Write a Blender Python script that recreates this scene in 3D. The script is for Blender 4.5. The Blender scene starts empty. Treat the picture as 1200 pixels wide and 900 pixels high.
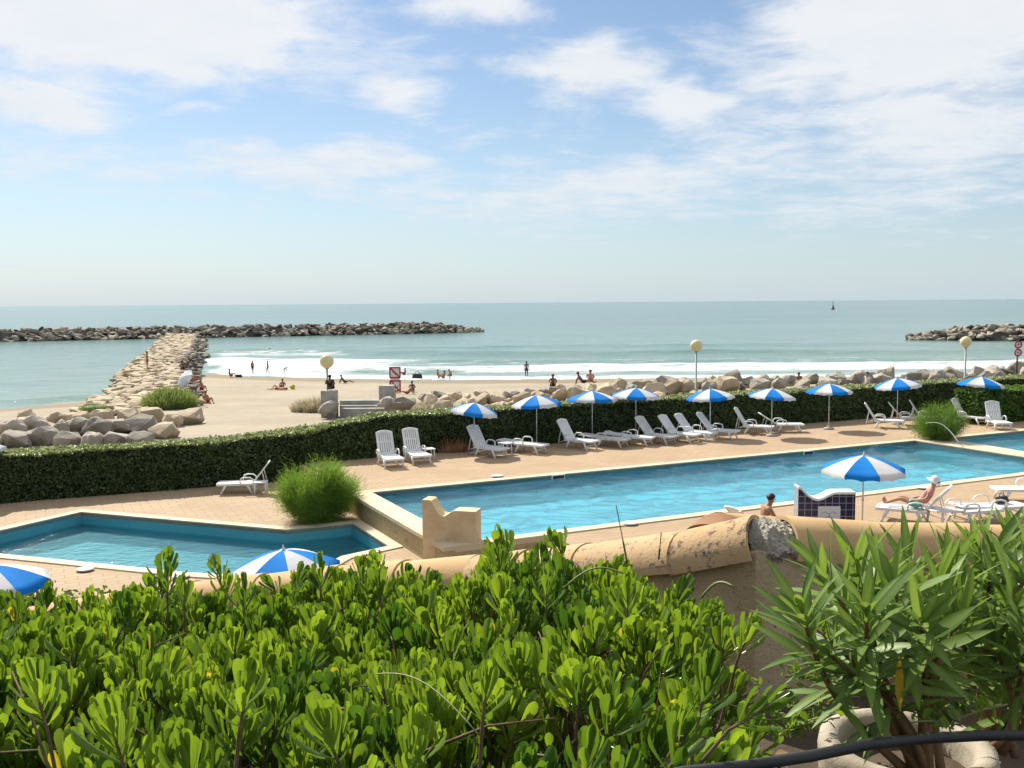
import bpy, bmesh, math, random
import numpy as np
from mathutils import Vector, Matrix, Euler, noise as mnoise
random.seed(7); rng = np.random.default_rng(7)
PI = math.pi; R_ = math.radians
scene = bpy.context.scene
COL = scene.collection

# ------------------------------------------------------------------ camera model
FPX = 1150.0; EYE = Vector((0, 0, 5.8))
PITCH = math.atan(95.5/FPX); ROLL = -math.atan(8.5/1200)
RM = Matrix.Rotation(PI/2-PITCH, 3, 'X') @ Matrix.Rotation(ROLL, 3, 'Z')
def ray(px, py): return RM @ Vector(((px-600)/FPX, (450-py)/FPX, -1))
def at(px, py, z):
    d = ray(px, py); return EYE + d*((z-EYE.z)/d.z)
def atY(px, py, Y):
    d = ray(px, py); return EYE + d*(Y/d.y)

cam = bpy.data.cameras.new('camera'); cam.sensor_width = 36; cam.lens = FPX/1200*36
cam.clip_end = 60000; cam.clip_start = .05
co = bpy.data.objects.new('camera', cam); COL.objects.link(co); scene.camera = co
co.matrix_world = Matrix.Translation(EYE) @ RM.to_4x4()

# ------------------------------------------------------------------ node helpers
def new_mat(name):
    m = bpy.data.materials.new(name); m.use_nodes = True
    nt = m.node_tree; nt.nodes.clear()
    out = nt.nodes.new('ShaderNodeOutputMaterial')
    return m, nt, out
class NT:
    def __init__(s, nt): s.nt = nt
    def n(s, typ, **kw):
        nd = s.nt.nodes.new(typ)
        for k, v in kw.items():
            if k.startswith('i_'): nd.inputs[k[2:].replace('_', ' ')].default_value = v
            else: setattr(nd, k, v)
        return nd
    def l(s, a, b): s.nt.links.new(a, b)
    def val(s, sock, v):
        if hasattr(v, 'links') or isinstance(v, bpy.types.NodeSocket): s.l(v, sock)
        else: sock.default_value = v
    def math(s, op, a, b=0.0, c=None, clamp=False):
        nd = s.n('ShaderNodeMath', operation=op, use_clamp=clamp)
        s.val(nd.inputs[0], a); s.val(nd.inputs[1], b)
        if c is not None: s.val(nd.inputs[2], c)
        return nd.outputs[0]
    def mix(s, f, a, b, blend='MIX'):
        nd = s.n('ShaderNodeMix', data_type='RGBA', blend_type=blend)
        s.val(nd.inputs[0], f)
        for sock, v in ((nd.inputs[6], a), (nd.inputs[7], b)):
            if isinstance(v, (tuple, list)): sock.default_value = (*v[:3], 1)
            else: s.l(v, sock)
        return nd.outputs[2]
    def coord(s, kind='Object', scale=(1, 1, 1), rot=(0, 0, 0)):
        tc = s.n('ShaderNodeTexCoord'); mp = s.n('ShaderNodeMapping')
        mp.inputs['Scale'].default_value = scale; mp.inputs['Rotation'].default_value = rot
        s.l(tc.outputs[kind], mp.inputs[0]); return mp.outputs[0]
    def noise(s, vec, scale, detail=4, rough=.55, dist=0):
        nd = s.n('ShaderNodeTexNoise'); nd.inputs['Scale'].default_value = scale
        nd.inputs['Detail'].default_value = detail; nd.inputs['Roughness'].default_value = rough
        nd.inputs['Distortion'].default_value = dist
        if vec is not None: s.l(vec, nd.inputs['Vector'])
        return nd.outputs[0]
    def ramp(s, v, lo, hi):
        nd = s.n('ShaderNodeMapRange', interpolation_type='SMOOTHSTEP')
        s.val(nd.inputs[0], v); nd.inputs[1].default_value = lo; nd.inputs[2].default_value = hi
        return nd.outputs[0]
    def bump(s, h, strength, dist):
        nd = s.n('ShaderNodeBump'); nd.inputs['Strength'].default_value = strength
        nd.inputs['Distance'].default_value = dist; s.l(h, nd.inputs['Height']); return nd.outputs[0]

def mat(name, c1, c2=None, rough=.7, scale=4, detail=5, lo=.35, hi=.65, bump=0, bscale=None, bdist=.02, spec=.4,
        spots=None, coord='Object', vec_scale=(1, 1, 1), metal=0, rnd=None):
    m, nt, out = new_mat(name); N = NT(nt)
    b = N.n('ShaderNodeBsdfPrincipled'); b.inputs['Roughness'].default_value = rough
    b.inputs['Specular IOR Level'].default_value = spec; b.inputs['Metallic'].default_value = metal
    v = N.coord(coord, vec_scale)
    c2 = c2 or tuple(x*.8 for x in c1)
    col = N.mix(N.ramp(N.noise(v, scale, detail), lo, hi), c1, c2)
    if spots:
        sc, slo, shi, cc = spots
        col = N.mix(N.ramp(N.noise(v, sc, 6, .7), slo, shi), col, cc)
    if rnd:
        oi = N.n('ShaderNodeObjectInfo')
        hv = N.n('ShaderNodeHueSaturation'); N.l(col, hv.inputs['Color'])
        N.l(N.math('MULTIPLY_ADD', oi.outputs['Random'], rnd, 1-rnd/2), hv.inputs['Value'])
        col = hv.outputs[0]
    N.l(col, b.inputs['Base Color'])
    if bump: N.l(N.bump(N.noise(v, bscale or scale*5, 6, .65), bump, bdist), b.inputs['Normal'])
    N.l(b.outputs[0], out.inputs[0]); return m

def leaf_mat(name, c1, c2, mid=None, lit_or_yellow=None, trans=.35, rough=.38, spec=.5):
    m, nt, out = new_mat(name); N = NT(nt)
    a = N.n('ShaderNodeAttribute', attribute_name='rnd')
    col = N.mix(a.outputs['Fac'], c1, c2)
    if lit_or_yellow: col = N.mix(N.ramp(a.outputs['Fac'], 1.0, 2.2), col, lit_or_yellow)  # tone for the painted sunlit hedge top and for yellowed shrub leaves
    if mid:
        am = N.n('ShaderNodeAttribute', attribute_name='mid')
        col = N.mix(am.outputs['Fac'], col, mid)
    b = N.n('ShaderNodeBsdfPrincipled'); b.inputs['Roughness'].default_value = rough
    b.inputs['Specular IOR Level'].default_value = spec
    N.l(col, b.inputs['Base Color'])
    t = N.n('ShaderNodeBsdfTranslucent')
    hs = N.n('ShaderNodeHueSaturation'); hs.inputs['Saturation'].default_value = 1.1; hs.inputs['Value'].default_value = 1.7
    hs.inputs['Hue'].default_value = .487
    N.l(col, hs.inputs['Color']); N.l(hs.outputs[0], t.inputs['Color'])
    mx = N.n('ShaderNodeMixShader'); mx.inputs[0].default_value = trans
    N.l(b.outputs[0], mx.inputs[1]); N.l(t.outputs[0], mx.inputs[2]); N.l(mx.outputs[0], out.inputs[0])
    return m

# ------------------------------------------------------------------ mesh helpers
class MB:
    def __init__(s): s.v = []; s.f = []; s.m = []; s.cur = 0
    def add(s, vs, fs):
        o = len(s.v); s.v += [tuple(x) for x in vs]
        s.f += [tuple(i+o for i in f) for f in fs]; s.m += [s.cur]*len(fs)
    def box(s, c, size, rot=None):
        hx, hy, hz = size[0]/2, size[1]/2, size[2]/2
        P = [Vector((x, y, z)) for x in (-hx, hx) for y in (-hy, hy) for z in (-hz, hz)]
        if rot is not None: P = [rot @ p for p in P]
        c = Vector(c); P = [p+c for p in P]
        s.add(P, [(0, 1, 3, 2), (4, 6, 7, 5), (0, 4, 5, 1), (2, 3, 7, 6), (0, 2, 6, 4), (1, 5, 7, 3)])
    def hexa(s, bot, top):
        n = len(bot); s.add(list(bot)+list(top), [tuple(range(n))[::-1], tuple(range(n, 2*n))] +
                            [(i, (i+1) % n, n+(i+1) % n, n+i) for i in range(n)])
    def tube(s, pts, rad, n=8, flat=1.0, cap=True):
        pts = [Vector(p) for p in pts]
        if not hasattr(rad, '__len__'): rad = [rad]*len(pts)
        rings = []; up = None
        for i, p in enumerate(pts):
            d = (pts[min(i+1, len(pts)-1)]-pts[max(i-1, 0)])
            if d.length < 1e-9: d = Vector((0, 0, 1))
            d.normalize()
            if up is None:
                ref = Vector((0, 0, 1)) if abs(d.z) < .9 else Vector((1, 0, 0))
                up = (ref-d*ref.dot(d)).normalized()
            else: up = (up-d*up.dot(d)).normalized()
            sd = d.cross(up)
            rings.append([p+(up*math.cos(2*PI*k/n)*flat+sd*math.sin(2*PI*k/n))*rad[i] for k in range(n)])
        vs = [q for r in rings for q in r]; fs = []
        for i in range(len(pts)-1):
            for k in range(n):
                fs.append((i*n+k, i*n+(k+1) % n, (i+1)*n+(k+1) % n, (i+1)*n+k))
        if cap: fs += [tuple(range(n))[::-1], tuple((len(pts)-1)*n+k for k in range(n))]
        s.add(vs, fs)
    def lathe(s, prof, n=24, c=(0, 0, 0)):
        c = Vector(c); vs = []; fs = []
        for r, z in prof:
            for k in range(n): vs.append(c+Vector((r*math.cos(2*PI*k/n), r*math.sin(2*PI*k/n), z)))
        for i in range(len(prof)-1):
            for k in range(n): fs.append((i*n+k, i*n+(k+1) % n, (i+1)*n+(k+1) % n, (i+1)*n+k))
        s.add(vs, fs)
    def sphere(s, c, r, nu=20, nv=12, scale=(1, 1, 1)):
        c = Vector(c)
        prof = [(max(1e-4, math.sin(PI*i/nv))*r, -math.cos(PI*i/nv)*r) for i in range(nv+1)]
        o = len(s.v); s.lathe(prof, nu)
        for i in range(o, len(s.v)):
            v = s.v[i]; s.v[i] = (v[0]*scale[0]+c.x, v[1]*scale[1]+c.y, v[2]*scale[2]+c.z)
    def build(s, name, mats, parent=None, smooth=False, bevel=0):
        me = bpy.data.meshes.new(name); me.from_pydata(s.v, [], s.f)
        for m in (mats if isinstance(mats, (list, tuple)) else [mats]): me.materials.append(m)
        if any(s.m): me.polygons.foreach_set('material_index', s.m)
        bm = bmesh.new(); bm.from_mesh(me); bmesh.ops.recalc_face_normals(bm, faces=bm.faces)
        if bevel: bmesh.ops.bevel(bm, geom=bm.edges[:], offset=bevel, segments=2, affect='EDGES', profile=.6)
        bm.to_mesh(me); bm.free()
        if smooth: me.polygons.foreach_set('use_smooth', [True]*len(me.polygons))
        return link(name, me, parent)
def link(name, me, parent=None):
    o = bpy.data.objects.new(name, me); COL.objects.link(o)
    if parent: o.parent = parent
    return o
def smooth_by_angle(o, ang=40):
    try: o.data.set_sharp_from_angle(angle=R_(ang))
    except Exception: pass
    o.data.polygons.foreach_set('use_smooth', [True]*len(o.data.polygons))
def npmesh(name, V, Q, mats, parent=None, attrs=None, smooth=True):
    V = np.asarray(V, np.float32); Q = np.asarray(Q, np.int32)
    me = bpy.data.meshes.new(name); k = Q.shape[1]
    me.vertices.add(len(V)); me.vertices.foreach_set('co', V.ravel())
    me.loops.add(Q.size); me.loops.foreach_set('vertex_index', Q.ravel())
    me.polygons.add(len(Q)); me.polygons.foreach_set('loop_start', np.arange(0, Q.size, k, dtype=np.int32))
    for m in (mats if isinstance(mats, (list, tuple)) else [mats]): me.materials.append(m)
    me.update(calc_edges=True)
    for an, av in (attrs or {}).items():
        a = me.attributes.new(an, 'FLOAT', 'POINT'); a.data.foreach_set('value', np.asarray(av, np.float32))
    if smooth: me.polygons.foreach_set('use_smooth', np.ones(len(Q), bool))
    return link(name, me, parent)
def unit(a): return a/np.maximum(np.linalg.norm(a, axis=-1, keepdims=True), 1e-9)
def scatter(base_v, base_q, P, D, Nn, S, W=None):
    """copies of one leaf: base x along D, z along Nn, y across"""
    D = unit(D); Z = unit(Nn-D*np.sum(Nn*D, 1, keepdims=True)); Y = np.cross(Z, D)
    W = np.ones(len(P)) if W is None else W
    b = np.asarray(base_v)
    V = P[:, None]+S[:, None, None]*(b[None, :, 0:1]*D[:, None]+(b[None, :, 1:2]*Y[:, None])*W[:, None, None]+b[None, :, 2:3]*Z[:, None])
    q = np.asarray(base_q); Q = (q[None]+(np.arange(len(P))*len(b))[:, None, None])
    return V.reshape(-1, 3), Q.reshape(-1, q.shape[1])
def leaf_base(widths, droop=.1, fold=.15, roll=.0, xs=None):
    """rows along x in 0..1, 3 verts across"""
    vs = []; mid = []; n = len(widths)
    for i, w in enumerate(widths):
        x = xs[i] if xs else i/(n-1); z = -droop*x*x
        vs += [(x, -w, z+fold*w-roll*w), (x, 0, z), (x, w, z+fold*w-roll*w)]; mid += [0, 1, 0]
    q = []
    for i in range(n-1):
        for k in range(2): q.append((i*3+k, i*3+k+1, (i+1)*3+k+1, (i+1)*3+k))
    return vs, q, mid
def tag(o, label=None, cat=None, group=None, kind=None):
    if label: o['label'] = label
    if cat: o['category'] = cat
    if group: o['group'] = group
    if kind: o['kind'] = kind
    return o
def empty(name, loc=(0, 0, 0), rz=0, label=None, cat=None, group=None):
    o = bpy.data.objects.new(name, None); o.empty_display_size = .2; COL.objects.link(o)
    o.location = loc; o.rotation_euler = (0, 0, rz); return tag(o, label, cat, group)
KIDS = {}
def copy_tree(o, parent=None):
    c = o.copy(); COL.objects.link(c)
    if parent: c.parent = parent; c.matrix_parent_inverse = o.matrix_parent_inverse
    for ch in list(o.children): copy_tree(ch, c)
    return c
def fbm(x, y, z=0): return mnoise.fractal(Vector((x, y, z)), 1.0, 2.0, 4)

# ------------------------------------------------------------------ frames of the place
ZL = -0.6                                     # lower deck
A0 = at(436, 578, 0); B0 = at(1072, 517, 0)
U = (B0-A0).normalized(); Vv = Vector((-U.y, U.x, 0)); ANG = math.atan2(U.y, U.x)
def W(u, v, z=0): p = A0+U*u+Vv*v; return Vector((p.x, p.y, z))
PL, PW = 23.26, 7.04

# ------------------------------------------------------------------ world and light
SUN_EL = R_(43); SUN_AZ = R_(-33)             # azimuth from +Y toward +X
world = bpy.data.worlds.new('World'); scene.world = world; world.use_nodes = True
wn = world.node_tree; wn.nodes.clear(); N = NT(wn)
sky = N.n('ShaderNodeTexSky', sky_type='NISHITA'); sky.sun_disc = False
sky.sun_elevation = SUN_EL; sky.sun_rotation = SUN_AZ
sky.air_density = 1.0; sky.dust_density = 0.35; sky.ozone_density = 3.0
tc = N.n('ShaderNodeTexCoord'); sep = N.n('ShaderNodeSeparateXYZ'); N.l(tc.outputs['Generated'], sep.inputs[0])
dx, dy, dz = sep.outputs
az = N.math('ARCTAN2', dx, dy); el = N.math('ARCSINE', dz)
# cloud noise projected on a high layer
den = N.math('ADD', N.math('MAXIMUM', dz, 0.0), .10)
cv = N.n('ShaderNodeCombineXYZ'); N.l(N.math('DIVIDE', dx, den), cv.inputs[0]); N.l(N.math('DIVIDE', dy, den), cv.inputs[1])
n_big = N.noise(cv.outputs[0], 1.3, 9, .60, .4)
n_fine = N.noise(cv.outputs[0], 4.2, 10, .66, .35)
cw = N.n('ShaderNodeCombineXYZ'); N.l(az, cw.inputs[0]); N.l(el, cw.inputs[1])
wz = N.n('ShaderNodeTexNoise', noise_dimensions='3D'); wz.inputs['Scale'].default_value = 9; wz.inputs['Detail'].default_value = 5
N.l(cw.outputs[0], wz.inputs['Vector'])
ws = N.n('ShaderNodeSeparateXYZ'); N.l(wz.outputs['Color'], ws.inputs[0])
azw = N.math('ADD', az, N.math('MULTIPLY_ADD', ws.outputs[0], .10, -.05))
elw = N.math('ADD', el, N.math('MULTIPLY_ADD', ws.outputs[1], .07, -.035))
blobs = [(150, 15, 250, 62, 1.0), (225, 85, 70, 34, .85), (340, 40, 70, 40, .6), (30, 122, 100, 22, .9), (235, 133, 55, 10, .6),
         (560, 8, 75, 30, .75), (460, 112, 48, 40, .6), (700, 78, 90, 34, .95), (790, 112, 95, 34, .85), (1060, 40, 190, 85, 1.0),
         (1090, 150, 180, 70, .75), (900, 190, 160, 40, .55), (330, 196, 380, 26, .62), (700, 225, 330, 40, .62), (1000, 235, 280, 30, .5),
         (540, 178, 60, 26, .45), (120, 175, 200, 22, .5), (870, 150, 130, 45, .6), (600, 195, 200, 22, .5), (1120, 220, 140, 30, .5)]
tot = None
for px, py, rx, ry, amp in blobs:
    d = ray(px, py).normalized(); a0 = math.atan2(d.x, d.y); e0 = math.asin(d.z)
    a = N.math('DIVIDE', N.math('SUBTRACT', azw, a0), rx/FPX); e = N.math('DIVIDE', N.math('SUBTRACT', elw, e0), ry/FPX)
    r2 = N.math('ADD', N.math('MULTIPLY', a, a), N.math('MULTIPLY', e, e))
    g = N.math('MULTIPLY', N.math('EXPONENT', N.math('MULTIPLY', r2, -.9)), amp)
    tot = g if tot is None else N.math('MAXIMUM', tot, g)
# extra bright clouds overhead, out of view, added to raise the ambient fill
fill_clouds = N.math('MULTIPLY', N.ramp(n_big, .34, .56), N.math('MULTIPLY', N.ramp(el, .33, .46), 1.0))
tot = N.math('MAXIMUM', tot, fill_clouds)
dens = N.math('ADD', tot, N.math('ADD', N.math('MULTIPLY_ADD', n_big, 1.5, -.75), N.math('MULTIPLY_ADD', n_fine, 1.1, -.55)))
mask = N.math('MULTIPLY', N.ramp(dens, .10, .80), .95)
skyc = N.n('ShaderNodeVectorMath', operation='SCALE'); N.l(sky.outputs[0], skyc.inputs[0]); skyc.inputs['Scale'].default_value = 1.0
SKY_STR = 0.072
cl_c = N.mix(n_fine, (7.4, 7.7, 8.1), (8.9, 8.9, 9.0))
fin = N.mix(mask, skyc.outputs[0], cl_c)
# milky sea air low over the horizon
hz = N.math('EXPONENT', N.math('MULTIPLY', N.math('MAXIMUM', el, 0.0), -9.0))
fin = N.mix(N.math('MULTIPLY', hz, .8), fin, (4.9, 6.2, 7.3))
bg = N.n('ShaderNodeBackground'); bg.inputs['Strength'].default_value = SKY_STR
N.l(fin, bg.inputs[0]); wo = N.n('ShaderNodeOutputWorld'); N.l(bg.outputs[0], wo.inputs[0])

sl = bpy.data.lights.new('sun', 'SUN'); sl.energy = 4.6; sl.angle = R_(.53); sl.color = (1, .95, .86)
so = bpy.data.objects.new('sun', sl); COL.objects.link(so)
sd = Vector((math.sin(SUN_AZ)*math.cos(SUN_EL), math.cos(SUN_AZ)*math.cos(SUN_EL), math.sin(SUN_EL)))
so.rotation_euler = sd.to_track_quat('Z', 'Y').to_euler(); so.location = (0, 0, 60)
vs_ = scene.view_settings; vs_.view_transform = 'Standard'; vs_.look = 'None'; vs_.gamma = 1; vs_.use_curve_mapping = False
vs_.exposure = 0.62
scene.cycles.use_denoising = True
scene.cycles.max_bounces = 8; scene.cycles.transparent_max_bounces = 12
scene.cycles.caustics_reflective = False; scene.cycles.caustics_refractive = False
scene.cycles.sample_clamp_indirect = 6

# ------------------------------------------------------------------ materials
M = {}
M['white'] = mat('white_resin', (.78, .78, .76), (.70, .70, .67), .45, 3, spec=.4)
M['white_old'] = mat('weathered_resin', (.66, .65, .62), (.55, .54, .51), .55, 4, spec=.3)
def cloth(name, c1, tr):
    m, nt, out = new_mat(name); N = NT(nt); b = N.n('ShaderNodeBsdfPrincipled'); b.inputs['Roughness'].default_value = .85; b.inputs['Specular IOR Level'].default_value = .2
    col = N.mix(N.ramp(N.noise(N.coord('Object'), 5, 4), .3, .7), c1, tuple(x*.92 for x in c1)); N.l(col, b.inputs['Base Color'])
    t = N.n('ShaderNodeBsdfTranslucent'); N.l(col, t.inputs['Color']); mx = N.n('ShaderNodeMixShader'); mx.inputs[0].default_value = tr
    N.l(b.outputs[0], mx.inputs[1]); N.l(t.outputs[0], mx.inputs[2]); N.l(mx.outputs[0], out.inputs[0]); return m
M['wcloth'] = cloth('white_canvas', (.82, .82, .81), .32)
M['bcloth'] = cloth('blue_canvas', (.012, .24, .72), .25)
M['pole'] = mat('white_pole', (.72, .72, .70), (.6, .6, .58), .4, 5)
M['concrete'] = mat('concrete', (.42, .40, .36), (.30, .29, .26), .9, 2, bump=.3, bdist=.02)
M['lampmetal'] = mat('lamp_pole_paint', (.32, .36, .34), (.42, .42, .36), .6, 3)
M['coping'] = mat('pool_coping_stone', (.66, .54, .38), (.58, .46, .30), .8, 1.2, bump=.15, bscale=40, bdist=.01)
M['stucco'] = mat('cream_stucco', (.70, .55, .34), (.60, .44, .25), .9, 2.2, bump=.35, bscale=60, bdist=.008, spots=(1.3, .56, .72, (.40, .26, .12)))
M['gwall'] = mat('garden_wall_render', (.56, .43, .26), (.44, .33, .19), .95, 3, bump=.9, bscale=45, bdist=.012, spots=(26, .58, .70, (.17, .12, .07)))
M['tile'] = mat('ochre_clay_tile', (.56, .37, .175), (.49, .31, .14), .85, 3, bump=.4, spots=(30, .64, .72, (.24, .16, .09)), bscale=50, bdist=.005)
M['tile_old'] = mat('lichen_clay_tile', (.54, .37, .20), (.50, .31, .15), .9, 2.2, bump=.5, bscale=60, bdist=.008, spots=(24, .53, .64, (.17, .12, .085)))
M['terra'] = mat('terracotta', (.30, .15, .07), (.24, .115, .05), .85, 6)
M['mortar'] = mat('rough_mortar', (.62, .56, .46), (.48, .42, .33), .95, 14, bump=1, bscale=90, bdist=.02, spots=(60, .58, .66, (.16, .13, .10)))
M['rock'] = mat('limestone', (.40, .355, .285), (.27, .24, .195), .92, 1.1, 8, bump=.6, bscale=5, bdist=.12, spots=(.8, .56, .72, (.15, .125, .095)), rnd=.5)
M['rock_pale'] = mat('sunbleached_limestone', (.54, .44, .30), (.40, .315, .21), .92, 1.0, 8, bump=.6, bscale=5, bdist=.1, spots=(.6, .58, .75, (.22, .165, .10)), rnd=.35)
M['rock_far'] = mat('breakwater_rock', (.40, .34, .26), (.21, .18, .14), .92, .55, 8, lo=.4, hi=.6, bump=.5, bscale=3, bdist=.2)
M['sand'] = mat('sand', (.50, .40, .25), (.46, .365, .225), .95, .35, 8, bump=.5, bscale=1.6, bdist=.12, coord='Object')
M['soil'] = mat('garden_soil', (.10, .07, .045), (.065, .045, .03), 1, 4, bump=.6, bscale=20, bdist=.03)
M['bark'] = mat('twig_bark', (.20, .13, .075), (.11, .07, .04), .9, 20, vec_scale=(1, 1, 1))
M['black'] = mat('black_rubber', (.018, .018, .018), (.03, .03, .03), .45, 6)
M['dark'] = mat('dark_fabric', (.03, .03, .035), (.05, .05, .05), .9, 6)
M['red'] = mat('red_paint', (.42, .025, .03), (.36, .02, .025), .5, 4)
M['signw'] = mat('sign_white', (.72, .66, .64), (.66, .60, .58), .5, 4)
M['globe'] = mat('opal_globe', (.72, .64, .36), (.66, .58, .30), .25, 3)
M['poolblue'] = None

def skin_mat(name, c): return mat(name, c, tuple(x*.85 for x in c), .6, 6)
SK = [skin_mat('tanned_skin', (.36, .17, .09)), skin_mat('brown_skin', (.20, .09, .05)), skin_mat('fair_skin', (.52, .29, .18))]
HAIR = [mat('dark_hair', (.018, .012, .009), None, .6, 30), mat('brown_hair', (.06, .035, .02), None, .6, 30)]
CL = {'black': mat('black_swimwear', (.015, .015, .02)), 'red': mat('red_swimwear', (.42, .03, .03)), 'blue': mat('blue_swimwear', (.03, .07, .24)),
      'white': mat('white_cotton', (.75, .74, .72)), 'green': mat('turquoise_cotton', (.16, .46, .40)), 'grey': mat('grey_cotton', (.22, .22, .23)),
      'pink': mat('pink_cotton', (.62, .30, .26))}

# deck paving
def paving(name, scale, c1, c2, mort, rot):
    m, nt, out = new_mat(name); N = NT(nt)
    v = N.coord('Object', (1, 1, 1), (0, 0, rot))
    br = N.n('ShaderNodeTexBrick'); br.offset = .5
    br.inputs['Scale'].default_value = scale; br.inputs['Brick Width'].default_value = .44; br.inputs['Row Height'].default_value = .22
    br.inputs['Mortar Size'].default_value = .016; br.inputs['Mortar Smooth'].default_value = .3; br.inputs['Bias'].default_value = 0
    br.inputs['Color1'].default_value = (*c1, 1); br.inputs['Color2'].default_value = (*c2, 1); br.inputs['Mortar'].default_value = (*mort, 1)
    N.l(v, br.inputs['Vector'])
    n1 = N.noise(v, .45, 6); n2 = N.noise(v, 9, 4)
    col = N.mix(N.ramp(n1, .35, .7), br.outputs['Color'], (c1[0]*.86, c1[1]*.84, c1[2]*.82), 'MIX')
    col = N.mix(N.math('MULTIPLY', N.ramp(n1, .4, .7), .55), br.outputs['Color'], (c1[0]*.74, c1[1]*.70, c1[2]*.66))
    col = N.mix(N.math('MULTIPLY', n2, .32), col, (c2[0]*.7, c2[1]*.7, c2[2]*.7))
    b = N.n('ShaderNodeBsdfPrincipled'); b.inputs['Roughness'].default_value = .85; b.inputs['Specular IOR Level'].default_value = .25
    N.l(col, b.inputs['Base Color']); N.l(N.bump(br.outputs['Fac'], -.4, .006), b.inputs['Normal'])
    N.l(b.outputs[0], out.inputs[0]); return m
M['deck'] = paving('terrace_paving', 1.0, (.465, .338, .212), (.41, .288, .175), (.34, .235, .145), -ANG)
M['deck_low'] = paving('lower_terrace_paving', .8, (.47, .35, .225), (.415, .30, .185), (.32, .225, .14), -ANG)

def pooltile(name, c1, c2, grout):
    m, nt, out = new_mat(name); N = NT(nt); v = N.coord('Object', (1, 1, 1), (0, 0, -ANG))
    col = N.mix(N.ramp(N.noise(v, .5, 4), .3, .7), c1, c2)
    b = N.n('ShaderNodeBsdfPrincipled'); b.inputs['Roughness'].default_value = .4
    N.l(col, b.inputs['Base Color']); N.l(b.outputs[0], out.inputs[0]); return m
M['pool'] = pooltile('pool_lining', (.31, .82, .96), (.27, .79, .95), None)
M['poolwall'] = pooltile('pool_wall_tile', (.09, .40, .48), (.08, .36, .45), None)

def water_mat(name, tint, bscale, bstr, bdist, stretch=(1, 1, 1)):
    m, nt, out = new_mat(name); N = NT(nt); v = N.coord('Object', stretch, (0, 0, -ANG))
    h = N.math('ADD', N.noise(v, bscale, 3, .5, .6), N.math('MULTIPLY', N.noise(v, bscale*3.1, 3, .5, .4), .45))
    nr = N.bump(h, bstr, bdist)
    tr = N.n('ShaderNodeBsdfTransparent'); tr.inputs[0].default_value = (*tint, 1)
    gl = N.n('ShaderNodeBsdfGlossy'); gl.inputs['Roughness'].default_value = .03; N.l(nr, gl.inputs['Normal'])
    ge = N.n('ShaderNodeNewGeometry'); dt = N.n('ShaderNodeVectorMath', operation='DOT_PRODUCT'); N.l(nr, dt.inputs[0]); N.l(ge.outputs['Incoming'], dt.inputs[1])
    cs = N.math('MINIMUM', N.math('ABSOLUTE', dt.outputs['Value']), 1.0)
    fo = N.math('MULTIPLY_ADD', N.math('POWER', N.math('SUBTRACT', 1.0, cs), 5.0), .98, .02)
    mx = N.n('ShaderNodeMixShader'); rf = N.n('ShaderNodeBsdfRefraction'); rf.inputs['IOR'].default_value = 1.33; rf.inputs['Roughness'].default_value = 0; rf.inputs['Color'].default_value = (*tint, 1); N.l(nr, rf.inputs['Normal'])
    m2 = N.n('ShaderNodeMixShader'); m2.inputs[0].default_value = .42; N.l(tr.outputs[0], m2.inputs[1]); N.l(rf.outputs[0], m2.inputs[2])
    N.l(fo, mx.inputs[0]); N.l(m2.outputs[0], mx.inputs[1]); N.l(gl.outputs[0], mx.inputs[2])
    N.l(mx.outputs[0], out.inputs[0]); return m
M['water'] = water_mat('pool_water', (.78, .93, .96), 4.0, .6, .05, (.9, 1.6, 1))
M['water_low'] = water_mat('paddling_pool_water', (.70, .86, .90), 2.0, .5, .10, (1, 1.6, 1))
M['poolL'] = pooltile('paddling_pool_lining', (.17, .58, .64), (.15, .53, .60), None)

# ------------------------------------------------------------------ ground sheets
def fill(loops, z, name, mats, parent=None):
    bm = bmesh.new(); es = []
    for lp in loops:
        vs = [bm.verts.new((p[0], p[1], z)) for p in lp]
        es += [bm.edges.new((vs[i], vs[(i+1) % len(vs)])) for i in range(len(vs))]
    bmesh.ops.triangle_fill(bm, use_beauty=True, edges=es)
    for f in bm.faces:
        f.normal_update()
        if f.normal.z < 0: f.normal_flip()
    me = bpy.data.meshes.new(name); bm.to_mesh(me); bm.free(); me.materials.append(mats)
    return link(name, me, parent)
def offset(poly, d):
    n = len(poly); P = [Vector((p[0], p[1])) for p in poly]
    area = sum(P[i].x*P[(i+1) % n].y-P[(i+1) % n].x*P[i].y for i in range(n)); s = 1 if area > 0 else -1
    out = []
    for i in range(n):
        a = (P[i]-P[i-1]).normalized(); b = (P[(i+1) % n]-P[i]).normalized()
        na = Vector((a.y, -a.x))*s; nb = Vector((b.y, -b.x))*s
        k = (na+nb); k = k/max(.25, (1+na.dot(nb)))
        out.append(P[i]+k*d)
    return out
def resample(poly, step):
    out = []
    for i in range(len(poly)):
        a = Vector((poly[i][0], poly[i][1])); b = Vector((poly[(i+1) % len(poly)][0], poly[(i+1) % len(poly)][1]))
        k = max(1, int((b-a).length/step))
        out += [a.lerp(b, j/k) for j in range(k)]
    return out

main_in = [W(0, -PW), W(PL, -PW), W(PL, 0), W(0, 0)]
CW = .36
main_out = [W(-CW, -PW-CW), W(PL+CW, -PW-CW), W(PL+CW, CW), W(-CW, CW)]
s_in = [W(PL+1.0, -6.4), W(PL+9, -6.4), W(PL+9, -.1), W(PL+1.6, -.1)]
s_out = [W(PL+CW, -6.75), W(PL+9.4, -6.75), W(PL+9.4, .25), W(PL+CW, .25)]
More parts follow.
